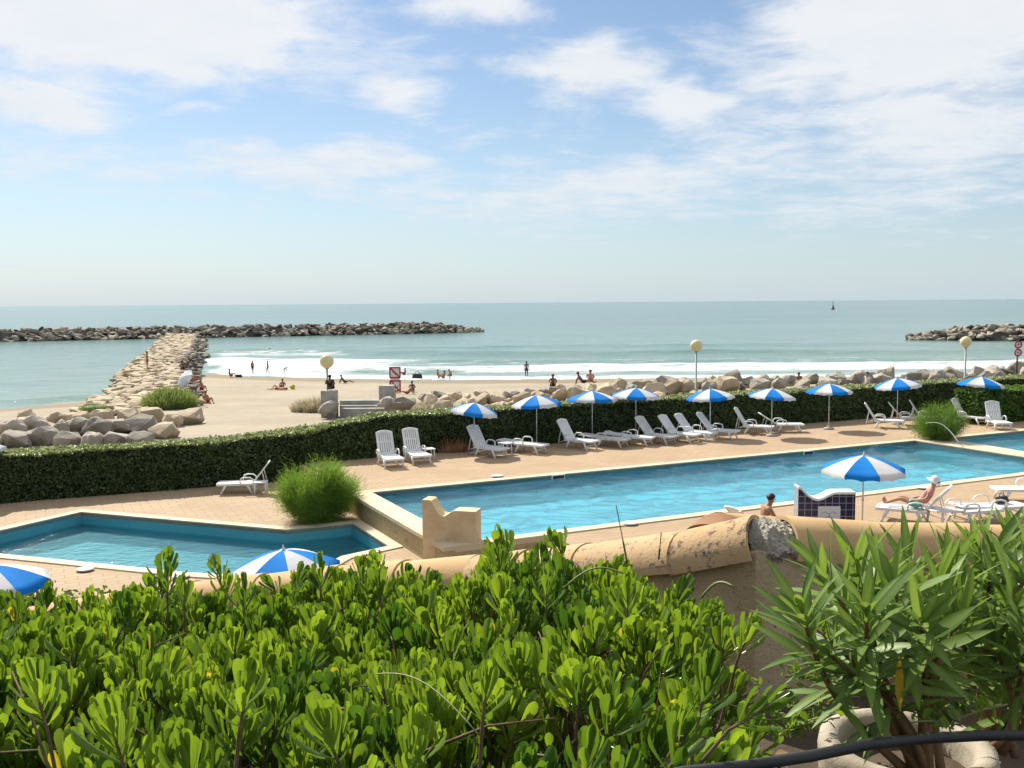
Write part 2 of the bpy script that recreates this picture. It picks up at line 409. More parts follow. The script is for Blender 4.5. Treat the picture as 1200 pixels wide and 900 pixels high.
# one joint hole so the two copings meet edge to edge
hole = [W(-CW, -PW-CW), W(PL+CW, -PW-CW), W(PL+CW, -6.75), W(PL+9.4, -6.75), W(PL+9.4, .25), W(PL+CW, .25), W(PL+CW, CW), W(-CW, CW)]
deck_outer = [W(-CW-.005, -14), W(48, -14), W(48, 8.3), W(-CW-.005, 8.3)]
hole2 = [Vector(p) for p in hole]
hole2[0] = W(-CW+.0, -PW-CW); 
o = fill([[W(-CW, CW), W(-CW, 8.3), W(48, 8.3), W(48, -14), W(2.2, -14), W(2.2, -PW-CW), W(PL+CW, -PW-CW), W(PL+CW, -6.75), W(PL+9.4, -6.75),
           W(PL+9.4, .25), W(PL+CW, .25), W(PL+CW, CW)]], 0, 'pool_deck', M['deck'])
tag(o, 'ochre paved terrace around the long swimming pool', 'terrace', kind='structure')
lp_in = [at(x, y, ZL) for x, y in [(-30, 628), (95, 601), (335, 622), (413, 614), (455, 641), (400, 653), (350, 680), (220, 672), (0, 650)]]
lp_in[0] = at(-75, 640, ZL)
lp_in = lp_in[:1]+lp_in[1:]
lp_out = offset(lp_in, .33)
lo = fill([[W(-30, 8.3), W(-CW-.26, 8.3), W(-CW-.26, -PW-CW-.01), W(2.19, -PW-CW-.01), W(2.19, -11), at(60, 700, ZL), at(-400, 690, ZL)], lp_out], ZL, 'lower_deck', M['deck_low'])
tag(lo, 'lower ochre paved terrace around the paddling pool', 'terrace', kind='structure')

def ring(name, inner, outer, z0, z1, m, parent, bev=.012):
    mb = MB(); n = len(inner)
    for i in range(n):
        j = (i+1) % n
        a, b, c, d = inner[i], inner[j], outer[j], outer[i]
        mb.hexa([(q[0], q[1], z0) for q in (a, b, c, d)], [(q[0], q[1], z1) for q in (a, b, c, d)])
    return mb.build(name, m, parent)
def basin(root, poly, ztop, zwat, zbot, wm, floor_m, wall_m, amp=0):
    pw = offset(poly, .02)
    mb = MB(); n = len(poly)
    for i in range(n):
        a, b = poly[i], poly[(i+1) % n]
        mb.add([(a[0], a[1], zbot), (b[0], b[1], zbot), (b[0], b[1], ztop), (a[0], a[1], ztop)], [(0, 1, 2, 3)])
    mb.build('pool_wall', wall_m, root)
    fill([poly], zbot, 'pool_floor', floor_m, root)
    if amp == 0: fill([offset(poly, -.004)], zwat, 'water_surface', wm, root); return
    k = .07; L = Vector(poly[1]-poly[0]); H = Vector(poly[3]-poly[0]); nu = int(L.length/k); nv = int(H.length/k)
    uu, vv_ = np.meshgrid(np.linspace(.0004, .9996, nu), np.linspace(.001, .999, nv)); o_ = np.array(poly[0])
    x = uu*L.length; y = vv_*H.length; h = np.zeros_like(x); r2 = np.random.default_rng(3)
    wx = x+.35*np.sin(y*1.7+x*.6)+.2*np.sin(y*3.1-x*1.3); wy = y+.3*np.sin(x*1.4+.5)+.2*np.sin(x*2.9+y)
    for i in range(22):
        wl = r2.uniform(.30, 1.15); a = r2.normal(1.45, .5); ph = r2.uniform(0, 6.28)
        h += wl*np.sin(2*PI/wl*(wx*math.cos(a)+wy*math.sin(a))+ph)
    h *= amp*(.55+.45*np.sin(x*.5+1)*np.sin(y*.8+x*.23))/8
    Pw = o_+uu[..., None]*np.array(L)+vv_[..., None]*np.array(H); Pw[..., 2] = zwat+h
    ix = np.arange(nu*nv).reshape(nv, nu); npmesh('water_surface', Pw.reshape(-1, 3), np.stack([ix[:-1, :-1], ix[:-1, 1:], ix[1:, 1:], ix[1:, :-1]], -1).reshape(-1, 4), wm, root)
def skimmer(root, pos, z):
    pass
mp = empty('swimming_pool', (0, 0, 0), 0, 'long rectangular swimming pool with bright rippling turquoise water and pale coping', 'swimming pool')
basin(mp, main_in, .0, -.12, -.72, M['water'], M['pool'], M['poolwall'], .13)
ring('coping', main_in, main_out, -.12, .035, M['coping'], mp)
sp = empty('plunge_pool', (0, 0, 0), 0, 'small pool at the far end of the long pool beyond the feathery bush', 'swimming pool')
basin(sp, s_in, 0, -.15, -.5, M['water'], M['pool'], M['poolwall'], .08)
ring('coping', s_in, s_out, -.12, .03, M['coping'], sp)
pp = empty('paddling_pool', (0, 0, 0), 0, 'many sided paddling pool with calm teal water on the lower terrace', 'swimming pool')
basin(pp, lp_in, ZL, ZL-.34, ZL-.74, M['water_low'], M['poolL'], M['poolwall'])
ring('coping', lp_in, lp_out, ZL-.1, ZL+.035, M['coping'], pp)
# retaining wall between the terraces
mb = MB(); mb.hexa([tuple(W(u, v, ZL-.3)) for u, v in ((-CW-.25, -PW-CW-.004), (-CW-.003, -PW-CW-.004), (-CW-.003, 8.3), (-CW-.25, 8.3))],
                   [tuple(W(u, v, -.06)) for u, v in ((-CW-.25, -PW-CW-.004), (-CW-.003, -PW-CW-.004), (-CW-.003, 8.3), (-CW-.25, 8.3))])
rt = empty('retaining_wall', (0, 0, 0), 0, 'low pebble faced wall stepping down from the long pool to the paddling pool', 'wall')
M['pebble'] = mat('pebble_render', (.52, .42, .24), (.36, .28, .15), .95, 18, bump=.7, bscale=40, bdist=.02, spots=(1.5, .55, .7, (.30, .2, .09)))
mb.hexa([tuple(W(u, v, ZL-.3)) for u, v in ((-CW, -PW-CW-.006), (-CW, -PW-CW+.2), (2.2, -PW-CW+.2), (2.2, -PW-CW-.006))], [tuple(W(u, v, -.125)) for u, v in ((-CW, -PW-CW-.006), (-CW, -PW-CW+.2), (2.2, -PW-CW+.2), (2.2, -PW-CW-.006))])
mb.hexa([tuple(W(u, v, ZL-.3)) for u, v in ((2.19, -14), (2.19, -PW-CW-.01), (2.4, -PW-CW-.01), (2.4, -14))], [tuple(W(u, v, -.004)) for u, v in ((2.19, -14), (2.19, -PW-CW-.01), (2.4, -PW-CW-.01), (2.4, -14))])
mb.hexa([tuple(W(u, v, ZL-.5)) for u, v in ((2.4, -14.15), (48, -14.15), (48, -13.98), (2.4, -13.98))], [tuple(W(u, v, -.005)) for u, v in ((2.4, -14.15), (48, -14.15), (48, -13.98), (2.4, -13.98))])
mb.build('wall_face', M['pebble'], rt)
mb = MB(); mb.hexa([tuple(W(u, v, -.058)) for u, v in ((-CW-.31, -PW-CW), (-CW-.003, -PW-CW), (-CW-.003, .9), (-CW-.31, .9))],
                   [tuple(W(u, v, .036)) for u, v in ((-CW-.31, -PW-CW), (-CW-.003, -PW-CW), (-CW-.003, .9), (-CW-.31, .9))])
mb.build('wall_cap', M['coping'], rt)
# white skimmer lids and slots
def lid(root, px, py, z, lab):
    mb = MB(); mb.lathe([(.001, .0), (.19, .0), (.21, .012), (.19, .03), (.001, .034)], 20)
    o = mb.build('skimmer_lid', M['white'], root, smooth=True); o.location = at(px, py, z)+Vector((0, 0, .037)); o['label'] = lab; return o
lid(mp, 738, 615, 0, 'round white skimmer lid on the near coping of the long pool behind the clay tile')
lid(mp, 1083, 573, 0, 'round white skimmer lid on the paving behind the woman in the white hat')
lid(pp, 100, 669, ZL, 'round white skimmer lid on the lower terrace right of the cropped parasol')
lid(mp, 583, 559, 0, 'round white skimmer lid on the far edge of the long pool')
lid(pp, 212, 677, ZL, 'round white skimmer lid on the near edge of the paddling pool')
def slot(u, v, ang, z, lab, px=None):
    o = MB(); o.box((0, 0, 0), (.5, .05, .16)); fr = o.build('skimmer_slot', M['white'])
    o2 = MB(); o2.box((0, -.03, 0), (.42, .012, .10)); o2.build('opening', M['dark'], fr)
    return fr
s1 = slot(0, 0, 0, 0, ''); s1.location = W(6.5, -.03, -.05); s1.rotation_euler[2] = ANG; s1.parent = mp
s2 = slot(0, 0, 0, 0, ''); s2.location = W(17.5, -.03, -.05); s2.rotation_euler[2] = ANG; s2.parent = mp

# ---- garden slope under and below the camera
def slope_z(x, y):
    pts = [(-8, 4.0), (5, 4.0), (6, 3.35), (8, 2.6), (15, ZL-.15), (80, ZL-.15)]
    for (y0, z0), (y1, z1) in zip(pts, pts[1:]):
        if y <= y1: return z0+(z1-z0)*(y-y0)/(y1-y0)
    return ZL-.1
xs = np.linspace(-45, 45, 91); ys = np.concatenate([np.linspace(-8, 20, 57), np.linspace(21, 26, 6)])
X, Y = np.meshgrid(xs, ys); Zg = np.array([[slope_z(x, y)+.06*fbm(x*.8, y*.8) for x in xs] for y in ys])
Zg[Y > 15] = np.minimum(Zg[Y > 15], ZL-.06)-.05
nx = len(xs); idx = np.arange(len(xs)*len(ys)).reshape(len(ys), nx)
Q = np.stack([idx[:-1, :-1], idx[:-1, 1:], idx[1:, 1:], idx[1:, :-1]], -1).reshape(-1, 4)
# keep the slope sheet clear of the paddling pool basin
cx_, cy_ = X.ravel()[Q].mean(1), Y.ravel()[Q].mean(1)
keep = ~((cy_ > 20.5))
g = npmesh('garden_slope', np.stack([X.ravel(), Y.ravel(), Zg.ravel()], 1), Q[keep], M['soil']); tag(g, 'bare garden soil sloping from the balcony down to the terraces', 'ground', kind='structure')
# ground behind the hedge: sand sheet with beach
def jetx(y): return -24.6+(y-65.4)*(-67+24.6)/(202-65.4)
def waterline(x, y):
    left = x < jetx(y)-1
    if left: return 78+max(-6, min(6, (x+38)*.9))
    if x < 0: return 99+(-x/36)**2*12.5
    return 99+min(x, 60)*.02
def shore(x, y):
    j = jetx(max(66, min(200, y)))
    wl_l = 75+max(-8, min(8, (x+39)*1.0)); wl_r = (99+(min(40, -x)/36)**2*12.5) if x < 0 else 99
    t = max(0, min(1, (x-j+2)/4)); t = t*t*(3-2*t)
    return y-(wl_l*(1-t)+wl_r*t)
def bank(x):                                   # crest height of the rock bank
    return np.interp(x, [-12, -6, 0, 6, 12, 20, 27, 34, 60], [-1, -.75, -.55, -.15, .15, .35, .55, .75, .8])
def beach_z(x, y):
    s = shore(x, y); z = -2-s*.027
    z = min(z, -.72+.1*fbm(x*.05, y*.05)) if s < 0 else max(z, -4)
    z += .05*fbm(x*.35, y*.35)
    if x > -14:
        b = bank(x); k = math.exp(-((y-62.5)/4.2)**2)
        if b > z: z = z+(b-z)*k
    j = jetx(y)
    return z
xs = np.concatenate([np.linspace(-400, -72, 15), np.linspace(-70, 75, 146), np.linspace(80, 400, 15)]); ys = np.concatenate([np.linspace(26, 44, 7), np.linspace(45, 125, 81), np.linspace(130, 160, 4)])
X, Y = np.meshgrid(xs, ys); Zb = np.array([[beach_z(x, y) for x in xs] for y in ys])
idx = np.arange(X.size).reshape(X.shape); Q = np.stack([idx[:-1, :-1], idx[:-1, 1:], idx[1:, 1:], idx[1:, :-1]], -1).reshape(-1, 4)
cx_, cy_ = X.ravel()[Q].mean(1), Y.ravel()[Q].mean(1)
vv = (cx_-A0.x)*Vv.x+(cy_-A0.y)*Vv.y
m_, nt, out = new_mat('beach_sand'); N = NT(nt); v = N.coord('Object')
at_ = N.n('ShaderNodeAttribute', attribute_name='wet')
col = N.mix(N.ramp(N.noise(v, .16, 7), .35, .65), (.385, .33, .245), (.325, .275, .20))
col = N.mix(N.math('MULTIPLY', N.ramp(N.noise(v, 1.1, 8, .7), .46, .66), .6), col, (.34, .255, .15))
sx = N.coord('Object', (.05, .55, 1)); 
col = N.mix(N.math('MULTIPLY', N.ramp(N.noise(sx, 1.4, 6, .6), .56, .68), .5), col, (.25, .19, .12))
col = N.mix(N.ramp(N.math('ADD', at_.outputs['Fac'], N.math('MULTIPLY_ADD', N.noise(sx, 2, 4), .5, -.25)), .35, .65), col, (.25, .195, .125))
b = N.n('ShaderNodeBsdfPrincipled'); N.l(col, b.inputs['Base Color']); b.inputs['Roughness'].default_value = .9; b.inputs['Specular IOR Level'].default_value = .2
N.l(N.bump(N.noise(v, 1.5, 7, .65), .6, .15), b.inputs['Normal']); N.l(b.outputs[0], out.inputs[0])
S_ = np.array([[shore(x, y) for x in xs] for y in ys])
wet = np.clip(1-np.abs(S_+3)/7, 0, 1)
sd_ = npmesh('beach', np.stack([X.ravel(), Y.ravel(), Zb.ravel()], 1), Q[vv > 8.3], m_, attrs={'wet': wet.ravel()})
tag(sd_, 'pale sand beach between the hedge and the surf', 'beach', kind='structure')

# ------------------------------------------------------------------ sea
xs = np.concatenate([-np.geomspace(30000, 170, 14), np.linspace(-160, 130, 233), np.geomspace(140, 30000, 14)])
ys = np.concatenate([np.linspace(58, 95, 38), np.linspace(95.6, 175, 130), np.linspace(176.5, 300, 70), np.geomspace(310, 30000, 24)])
X, Y = np.meshgrid(xs, ys)
S_ = np.array([[shore(x, y) for x in xs] for y in ys])
def ridge(s, c, w, h, x, ph):
    return h*np.exp(-((s-c-3*np.sin(x*.035+ph)-1.2*np.sin(x*.11+ph*2))/w)**2)
right = np.clip((X-np.array([[jetx(max(66, min(200, y))) for x in xs] for y in ys])-1)/6, 0, 1)
fade = np.exp(-np.maximum(np.abs(X)-110, 0)/30)*np.clip((S_+2)/6, 0, 1)
Zs = -2+right*fade*(ridge(S_, 14, 2.0, .55, X, 0)+ridge(S_, 25, 2.6, .45, X, 1.3)+ridge(S_, 46, 3.5, .65, X, 2.2)+ridge(S_, 72, 5, .35, X, .4))
Zs += (1-right)*fade*ridge(S_, 7, 1.6, .3, X, .7)
rip = np.array([[fbm(x*.12, y*.3) for x in xs] for y in ys]); near = np.clip((320-Y)/150, 0, 1)*np.exp(-np.maximum(np.abs(X)-120, 0)/20)
Zs += rip*.10*near
idx = np.arange(X.size).reshape(X.shape); Q = np.stack([idx[:-1, :-1], idx[:-1, 1:], idx[1:, 1:], idx[1:, :-1]], -1).reshape(-1, 4)
foam = right*(.95*np.exp(-((S_-17)/5.5)**2)+.62*np.exp(-((S_-2.5)/3.5)**2)+.45*np.exp(-((S_-27)/4)**2)+.34*np.exp(-((S_-10)/9)**2))
foam += right*np.clip((-X-8)/22, 0, 1)*np.exp(-((S_-36)/34)**2)*(.50+.22*np.sin(S_*.33+np.sin(X*.09)*1.5))      # broad surf in the corner by the jetty
foam = np.maximum(foam, .62*(1-right)*np.exp(-((S_-6.5)/2.2)**2)*np.clip((X+60)/20, 0, 1))
foam = np.minimum(foam, .80)+right*.28*np.exp(-((S_-18-2.5*np.sin(X*.05))/1.6)**2)+right*.25*np.exp(-((S_-1.2)/1.0)**2)
foam *= np.exp(-np.maximum(np.abs(X)-100, 0)/40)
m_, nt, out = new_mat('sea_water'); N = NT(nt)
fa = N.n('ShaderNodeAttribute', attribute_name='foam'); sa = N.n('ShaderNodeAttribute', attribute_name='shore')
v = N.coord('Object'); vs1 = N.coord('Object', (.10, .42, 1)); vs2 = N.coord('Object', (.35, 1.0, 1)); vs3 = N.coord('Object', (.004, .02, 1))
shal = N.math('EXPONENT', N.math('MULTIPLY', N.math('MAXIMUM', sa.outputs['Fac'], 0), -.007))
deep = N.mix(N.ramp(N.noise(vs3, 1.0, 5), .35, .68), (.055, .122, .132), (.095, .180, .172))
col = N.mix(shal, deep, (.20, .285, .245))
col = N.mix(N.math('MULTIPLY', N.ramp(N.noise(vs1, .9, 8, .7), .42, .66), .45), col, (.075, .16, .15))
fn = N.math('ADD', N.math('MULTIPLY', N.noise(vs1, 1.3, 8, .68, .6), 1.05), N.math('MULTIPLY', N.noise(vs2, 1.3, 7, .7), .75)); fn = N.math('SUBTRACT', fn, .25)
fm = N.math('MULTIPLY', N.ramp(N.math('ADD', fa.outputs['Fac'], fn), 1.12, 1.52), N.math('MULTIPLY_ADD', N.noise(vs2, 2.2, 6, .7), .7, .6, clamp=True))
# a few scattered whitecaps
wc = N.math('MULTIPLY', N.ramp(N.noise(vs1, .55, 9, .75), .70, .76), .6)
fm = N.math('MAXIMUM', fm, wc)
col = N.mix(N.math('MULTIPLY', N.ramp(N.noise(vs2, .9, 7, .7), .5, .7), .35), col, (.26, .34, .31))
b = N.n('ShaderNodeBsdfPrincipled'); b.inputs['Roughness'].default_value = .18; b.inputs['IOR'].default_value = 1.33
b.inputs['Specular IOR Level'].default_value = .10
N.l(N.mix(fm, col, (.66, .68, .68)), b.inputs['Base Color'])
N.l(N.math('MULTIPLY_ADD', fm, .6, .16), b.inputs['Roughness'])
hh = N.math('ADD', N.noise(vs2, .8, 6, .6, .3), N.math('MULTIPLY', N.noise(vs1, .5, 4), 1.2))
N.l(N.bump(hh, .45, .35), b.inputs['Normal']); N.l(b.outputs[0], out.inputs[0])
sea = npmesh('sea', np.stack([X.ravel(), Y.ravel(), Zs.ravel()], 1), Q, m_, attrs={'foam': foam.ravel(), 'shore': S_.ravel()})
tag(sea, 'grey green sea with white surf reaching the horizon', 'sea', kind='structure')
# sea bed / land sheet underneath everything, to the horizon
mb = MB(); mb.add([(-30000, -300, -6), (30000, -300, -6), (30000, 30000, -6), (-30000, 30000, -6)], [(0, 1, 2, 3)])
tag(mb.build('ground', M['soil']), 'ground sheet below the terraces and the sea', 'ground', kind='structure')

# ------------------------------------------------------------------ rocks
def rock_mesh(seed, flat=.75, n=16, sub=True, box=False):
    r = random.Random(seed); bm = bmesh.new()
    for _ in range(n):
        d = Vector((r.gauss(0, 1), r.gauss(0, 1), r.gauss(0, 1))).normalized()
        if box:
            mx_ = max(abs(d.x), abs(d.y), abs(d.z)); d = d.lerp(d/mx_*.8, .8)
        bm.verts.new((d.x*r.uniform(.46, .56), d.y*r.uniform(.40, .5), d.z*r.uniform(.4, .5)*flat))
    res = bmesh.ops.convex_hull(bm, input=bm.verts)
    bmesh.ops.delete(bm, geom=[e for e in res['geom_interior'] if isinstance(e, bmesh.types.BMVert)], context='VERTS')
    bmesh.ops.dissolve_limit(bm, angle_limit=R_(14), verts=bm.verts, edges=bm.edges)
    bmesh.ops.bevel(bm, geom=bm.edges[:], offset=.028, segments=1, affect='EDGES', profile=.5, clamp_overlap=True)
    if sub:
        bmesh.ops.triangulate(bm, faces=bm.faces)
        bmesh.ops.subdivide_edges(bm, edges=[e for e in bm.edges if e.calc_length() > .22], cuts=1, use_grid_fill=True)
        for v in bm.verts:
            v.co += v.co.normalized()*.075*mnoise.fractal(v.co*3.6+Vector((seed*7.1, 0, 0)), 1, 2, 5)
    bmesh.ops.recalc_face_normals(bm, faces=bm.faces)
    me = bpy.data.meshes.new('boulder'); bm.to_mesh(me); bm.free()
    me.polygons.foreach_set('use_smooth', [True]*len(me.polygons))
    try: me.set_sharp_from_angle(angle=R_(17))
    except Exception: pass
    return me
ROCKS = [rock_mesh(100+i, .85, 22, True, i % 3 != 0) for i in range(14)]
for me in ROCKS: me.materials.append(M['rock'])
ROCKP = [m.copy() for m in ROCKS]
for me in ROCKP: me.materials[0] = M['rock_pale']
ROCKL = [rock_mesh(300+i, .85, 15, False, True) for i in range(8)]
def boulder(p, s, label, group, pale=False, rot=None, flat=1):
    o = link('boulder', random.choice(ROCKP if pale else ROCKS)); o.location = p
    o.scale = (s*random.uniform(.9, 1.25), s*random.uniform(.85, 1.1), s*random.uniform(.85, 1.1)*flat)
    o.rotation_euler = rot or (random.uniform(-.35, .35), random.uniform(-.35, .35), random.uniform(0, 6.28))
    tag(o, label, 'boulder', group); return o
# the bank behind the hedge
nb = 0
for row, (yy, dzr, s0, step) in enumerate([(65.5, .35, 1.15, 1.3), (63.5, .50, 1.3, 1.35), (61.3, .25, 1.45, 1.45), (59.2, -.1, 1.45, 1.5)]):
    x = -6.0+row*.35
    while x < 36.5:
        b = float(bank(x)); k = math.exp(-((yy-62.5)/4.2)**2); gz = beach_z(x, yy)
        sc = s0*random.uniform(.65, 1.25)*(.75 if x < 3 else .88 if x < 10 else .98)*(1.15 if x > 27 else 1)
        if not (x < 0 and row == 0) and random.random() < .95:
            boulder((x+random.uniform(-.2, .2), yy+random.uniform(-.5, .5), gz+dzr*.45+sc*.18), sc,
                    'weathered limestone boulder piled in the long rock bank between the pool hedge and the surf', 'boulders of the rock bank behind the pool hedge',
                    pale=(x < 14 and random.random() < .75)); nb += 1
        x += step*random.uniform(.62, .92)*(.75 if x < 4 else 1)
# the row of big blocks at the left
for px, py, s, pale in [(-45, 497, 1.8, 0), (-15, 496, 1.7, 0), (14, 498, 1.6, 0), (38, 494, 1.9, 0), (62, 500, 1.8, 0), (90, 497, 1.9, 0), (50, 508, 1.7, 0), (20, 510, 1.7, 0), (80, 511, 1.6, 0), (114, 498, 1.75, 0),
                        (137, 496, 1.6, 0), (166, 494, 2.1, 0), (193, 500, 1.6, 1), (223, 484, 1.8, 1), (150, 483, 1.5, 1), (178, 481, 1.5, 1), (203, 487, 1.2, 1), (122, 484, 1.5, 1), (97, 485, 1.4, 1), (-20, 512, 1.6, 0), (140, 511, 1.5, 0), (112, 512, 1.4, 0), (66, 485, 1.3, 1), (30, 484, 1.3, 1), (165, 512, 1.4, 0)]:
    p = at(px, py+6, -.42); boulder(p, s*.95, 'large squared limestone block in the row over the left hedge, below the jetty', 'limestone blocks over the left hedge', bool(pale), flat=1.0, rot=(random.uniform(-.2, .2), random.uniform(-.2, .2), random.uniform(-.5, .5)))
for px, py, s in [(452, 474, 1.25), (472, 476, 1.7), (385, 480, 1.45)]:
    p = atY(px, py-2, 56.2); boulder(p, s, {452: 'round grey boulder beside the end of the concrete steps', 472: 'broad grey boulder under the red square signs', 385: 'squat grey boulder at the foot of the lamp on the beach'}[px], 'grey boulders by the beach steps', flat=.75)
p = at(318, 412, -2); boulder(p+Vector((0, 0, .2)), 1.8, 'small dark rock awash in the surf', None, flat=.6)

# jetty: flat pale stones on a low core
def jet_edges(t):                               # t 0 near .. 1 far
    y = 63+t*145; xl = np.interp(y, [63, 80, 110, 150, 208], [-28.5, -32.0, -42.6, -54.5, -73.5]); xr = np.interp(y, [63, 80, 110, 150, 208], [-19.5, -26.5, -36.5, -48, -66.0])
    return y, xl, xr
def jet_top(y): return np.interp(y, [60, 66, 80, 210], [-1.1, -.55, -.3, -.1])
core = MB(); prev = None; rows_ = []
for i in range(41):
    y, xl, xr = jet_edges(i/40); zt = float(jet_top(y))-.45
    rows_.append([(xl-1.5, y, -3.2), (xl+.3, y, zt), ((xl+xr)/2, y, zt+.12), (xr-.3, y, zt), (xr+1.8, y, -3.2)])
vs = [p for r in rows_ for p in r]; fs = []
for i in range(40):
    for k in range(4): fs.append((i*5+k, i*5+k+1, (i+1)*5+k+1, (i+1)*5+k))
core.add(vs, fs)
jt = empty('jetty', (0, 0, 0), 0, 'long flat topped stone jetty running out from the beach to the breakwater', 'jetty')
core.build('core', M['rock_pale'], jt)
cand = []
i = 0; y = 63.0
while y < 207:
    _, xl, xr = jet_edges((y-63)/145); x = xl-1.0
    while x < xr+1.2:
        edge = max(0, xl+.5-x, x-(xr-.6))
        cand.append((x+random.uniform(-.2, .2), y+random.uniform(-.4, .4), float(jet_top(y))-.30-edge*.8+random.uniform(-.04, .05), random.uniform(1.0, 1.7), x > xr-.9))
        x += random.uniform(.85, 1.25)
    y += 1.0+(y-63)*.006
cand.sort(key=lambda c: c[1])
def rocks_mesh(name, items, mats, parent=None, lod=ROCKL):
    mb = bmesh.new(); V = []; F = []; MI = []; off = 0
    for (p, s, rot, mi) in items:
        me = random.choice(lod); Rr = Euler(rot).to_matrix()
        n = len(me.vertices)
        for v in me.vertices:
            q = Rr @ Vector((v.co.x*s[0], v.co.y*s[1], v.co.z*s[2])); V.append((q.x+p[0], q.y+p[1], q.z+p[2]))
        for f in me.polygons: F.append(tuple(k+off for k in f.vertices)); MI.append(mi)
        off += n
    mb.free(); me = bpy.data.meshes.new(name); me.from_pydata(V, [], F)
    for m in mats: me.materials.append(m)
    me.polygons.foreach_set('material_index', MI)
    try:
        me.polygons.foreach_set('use_smooth', [True]*len(F)); me.set_sharp_from_angle(angle=R_(30))
    except Exception: pass
    return link(name, me, parent)
M['rock_dark'] = mat('wet_dark_rock', (.12, .10, .08), (.07, .06, .05), .8, .8, 8, bump=.5, bscale=4, bdist=.15)
NEAR_J = 95
rest = []
for k, (x, y, z, s, dark) in enumerate(cand):
    if k < NEAR_J:
        o = boulder((x, y, z), s, 'flat sun bleached stone paving the landward end of the jetty', 'flat stones at the landward end of the jetty', True,
                    (random.uniform(-.1, .1), random.uniform(-.1, .1), random.uniform(0, 6.28)), .55)
    else:
        rest.append(((x, y, z), (s*1.15, s, s*.55), (random.uniform(-.07, .07), random.uniform(-.07, .07), random.uniform(0, 6.28)), 1 if dark and random.random() < .8 else 0))
o = rocks_mesh('paving_stones', rest, [M['rock_pale'], M['rock_dark']], jt); o['kind'] = 'stuff'
# breakwaters
def breakwater(p0, p1, hw, ht, name, label, n, taper0, taper1, wob):
    p0 = Vector(p0); p1 = Vector(p1); L = (p1-p0).length; d = (p1-p0)/L; nrm = Vector((d.y, -d.x, 0)); items = []
    root = empty(name, (0, 0, 0), 0, label, 'breakwater')
    mb = MB(); rows = []
    for i in range(31):
        t = i/30; k = min(1, (t*L)/taper0 if taper0 else 1, ((1-t)*L)/taper1 if taper1 else 1); k = max(.03, k)**.6
        c = p0+d*(t*L)
        rows.append([tuple(c+nrm*hw*1.05*k+Vector((0, 0, -4))), tuple(c+nrm*hw*.35*k+Vector((0, 0, -2+ht*.75*k))), tuple(c-nrm*hw*.35*k+Vector((0, 0, -2+ht*.75*k))), tuple(c-nrm*hw*1.05*k+Vector((0, 0, -4)))])
    mb.add([q for r in rows for q in r], [(i*4+k, i*4+k+1, (i+1)*4+k+1, (i+1)*4+k) for i in range(30) for k in range(3)])
    mb.build('core', M['rock_dark'], root)
    for _ in range(n):
        t = random.random(); k = min(1, (t*L)/taper0 if taper0 else 1, ((1-t)*L)/taper1 if taper1 else 1); k = max(.1, k)**.6
        w = random.uniform(-.6, 1.05); h = ht*(1-abs(w)**1.3*.95)*k
        c = p0+d*(t*L)+nrm*hw*w*k+Vector((0, 0, -2.1+h*.92))
        s = random.uniform(1.2, 2.3)
        items.append((tuple(c), (s*1.25, s, s*.8), (random.uniform(-.5, .5), random.uniform(-.5, .5), random.uniform(0, 6.28)), 0 if random.random() < .8 else 1))
    o = rocks_mesh('rock_armour', items, [M['rock_far'], M['rock_dark']], root); o['kind'] = 'stuff'
breakwater((-190, 188, 0), (-8.5, 264, 0), 6.0, 2.7, 'breakwater', 'long low breakwater of dark rocks crossing behind the jetty', 1500, 0, 14, 0)
breakwater((78, 193, 0), (190, 152, 0), 6, 2.9, 'breakwater', 'short breakwater of pale rocks offshore above the two round signs', 800, 13, 0, 0)

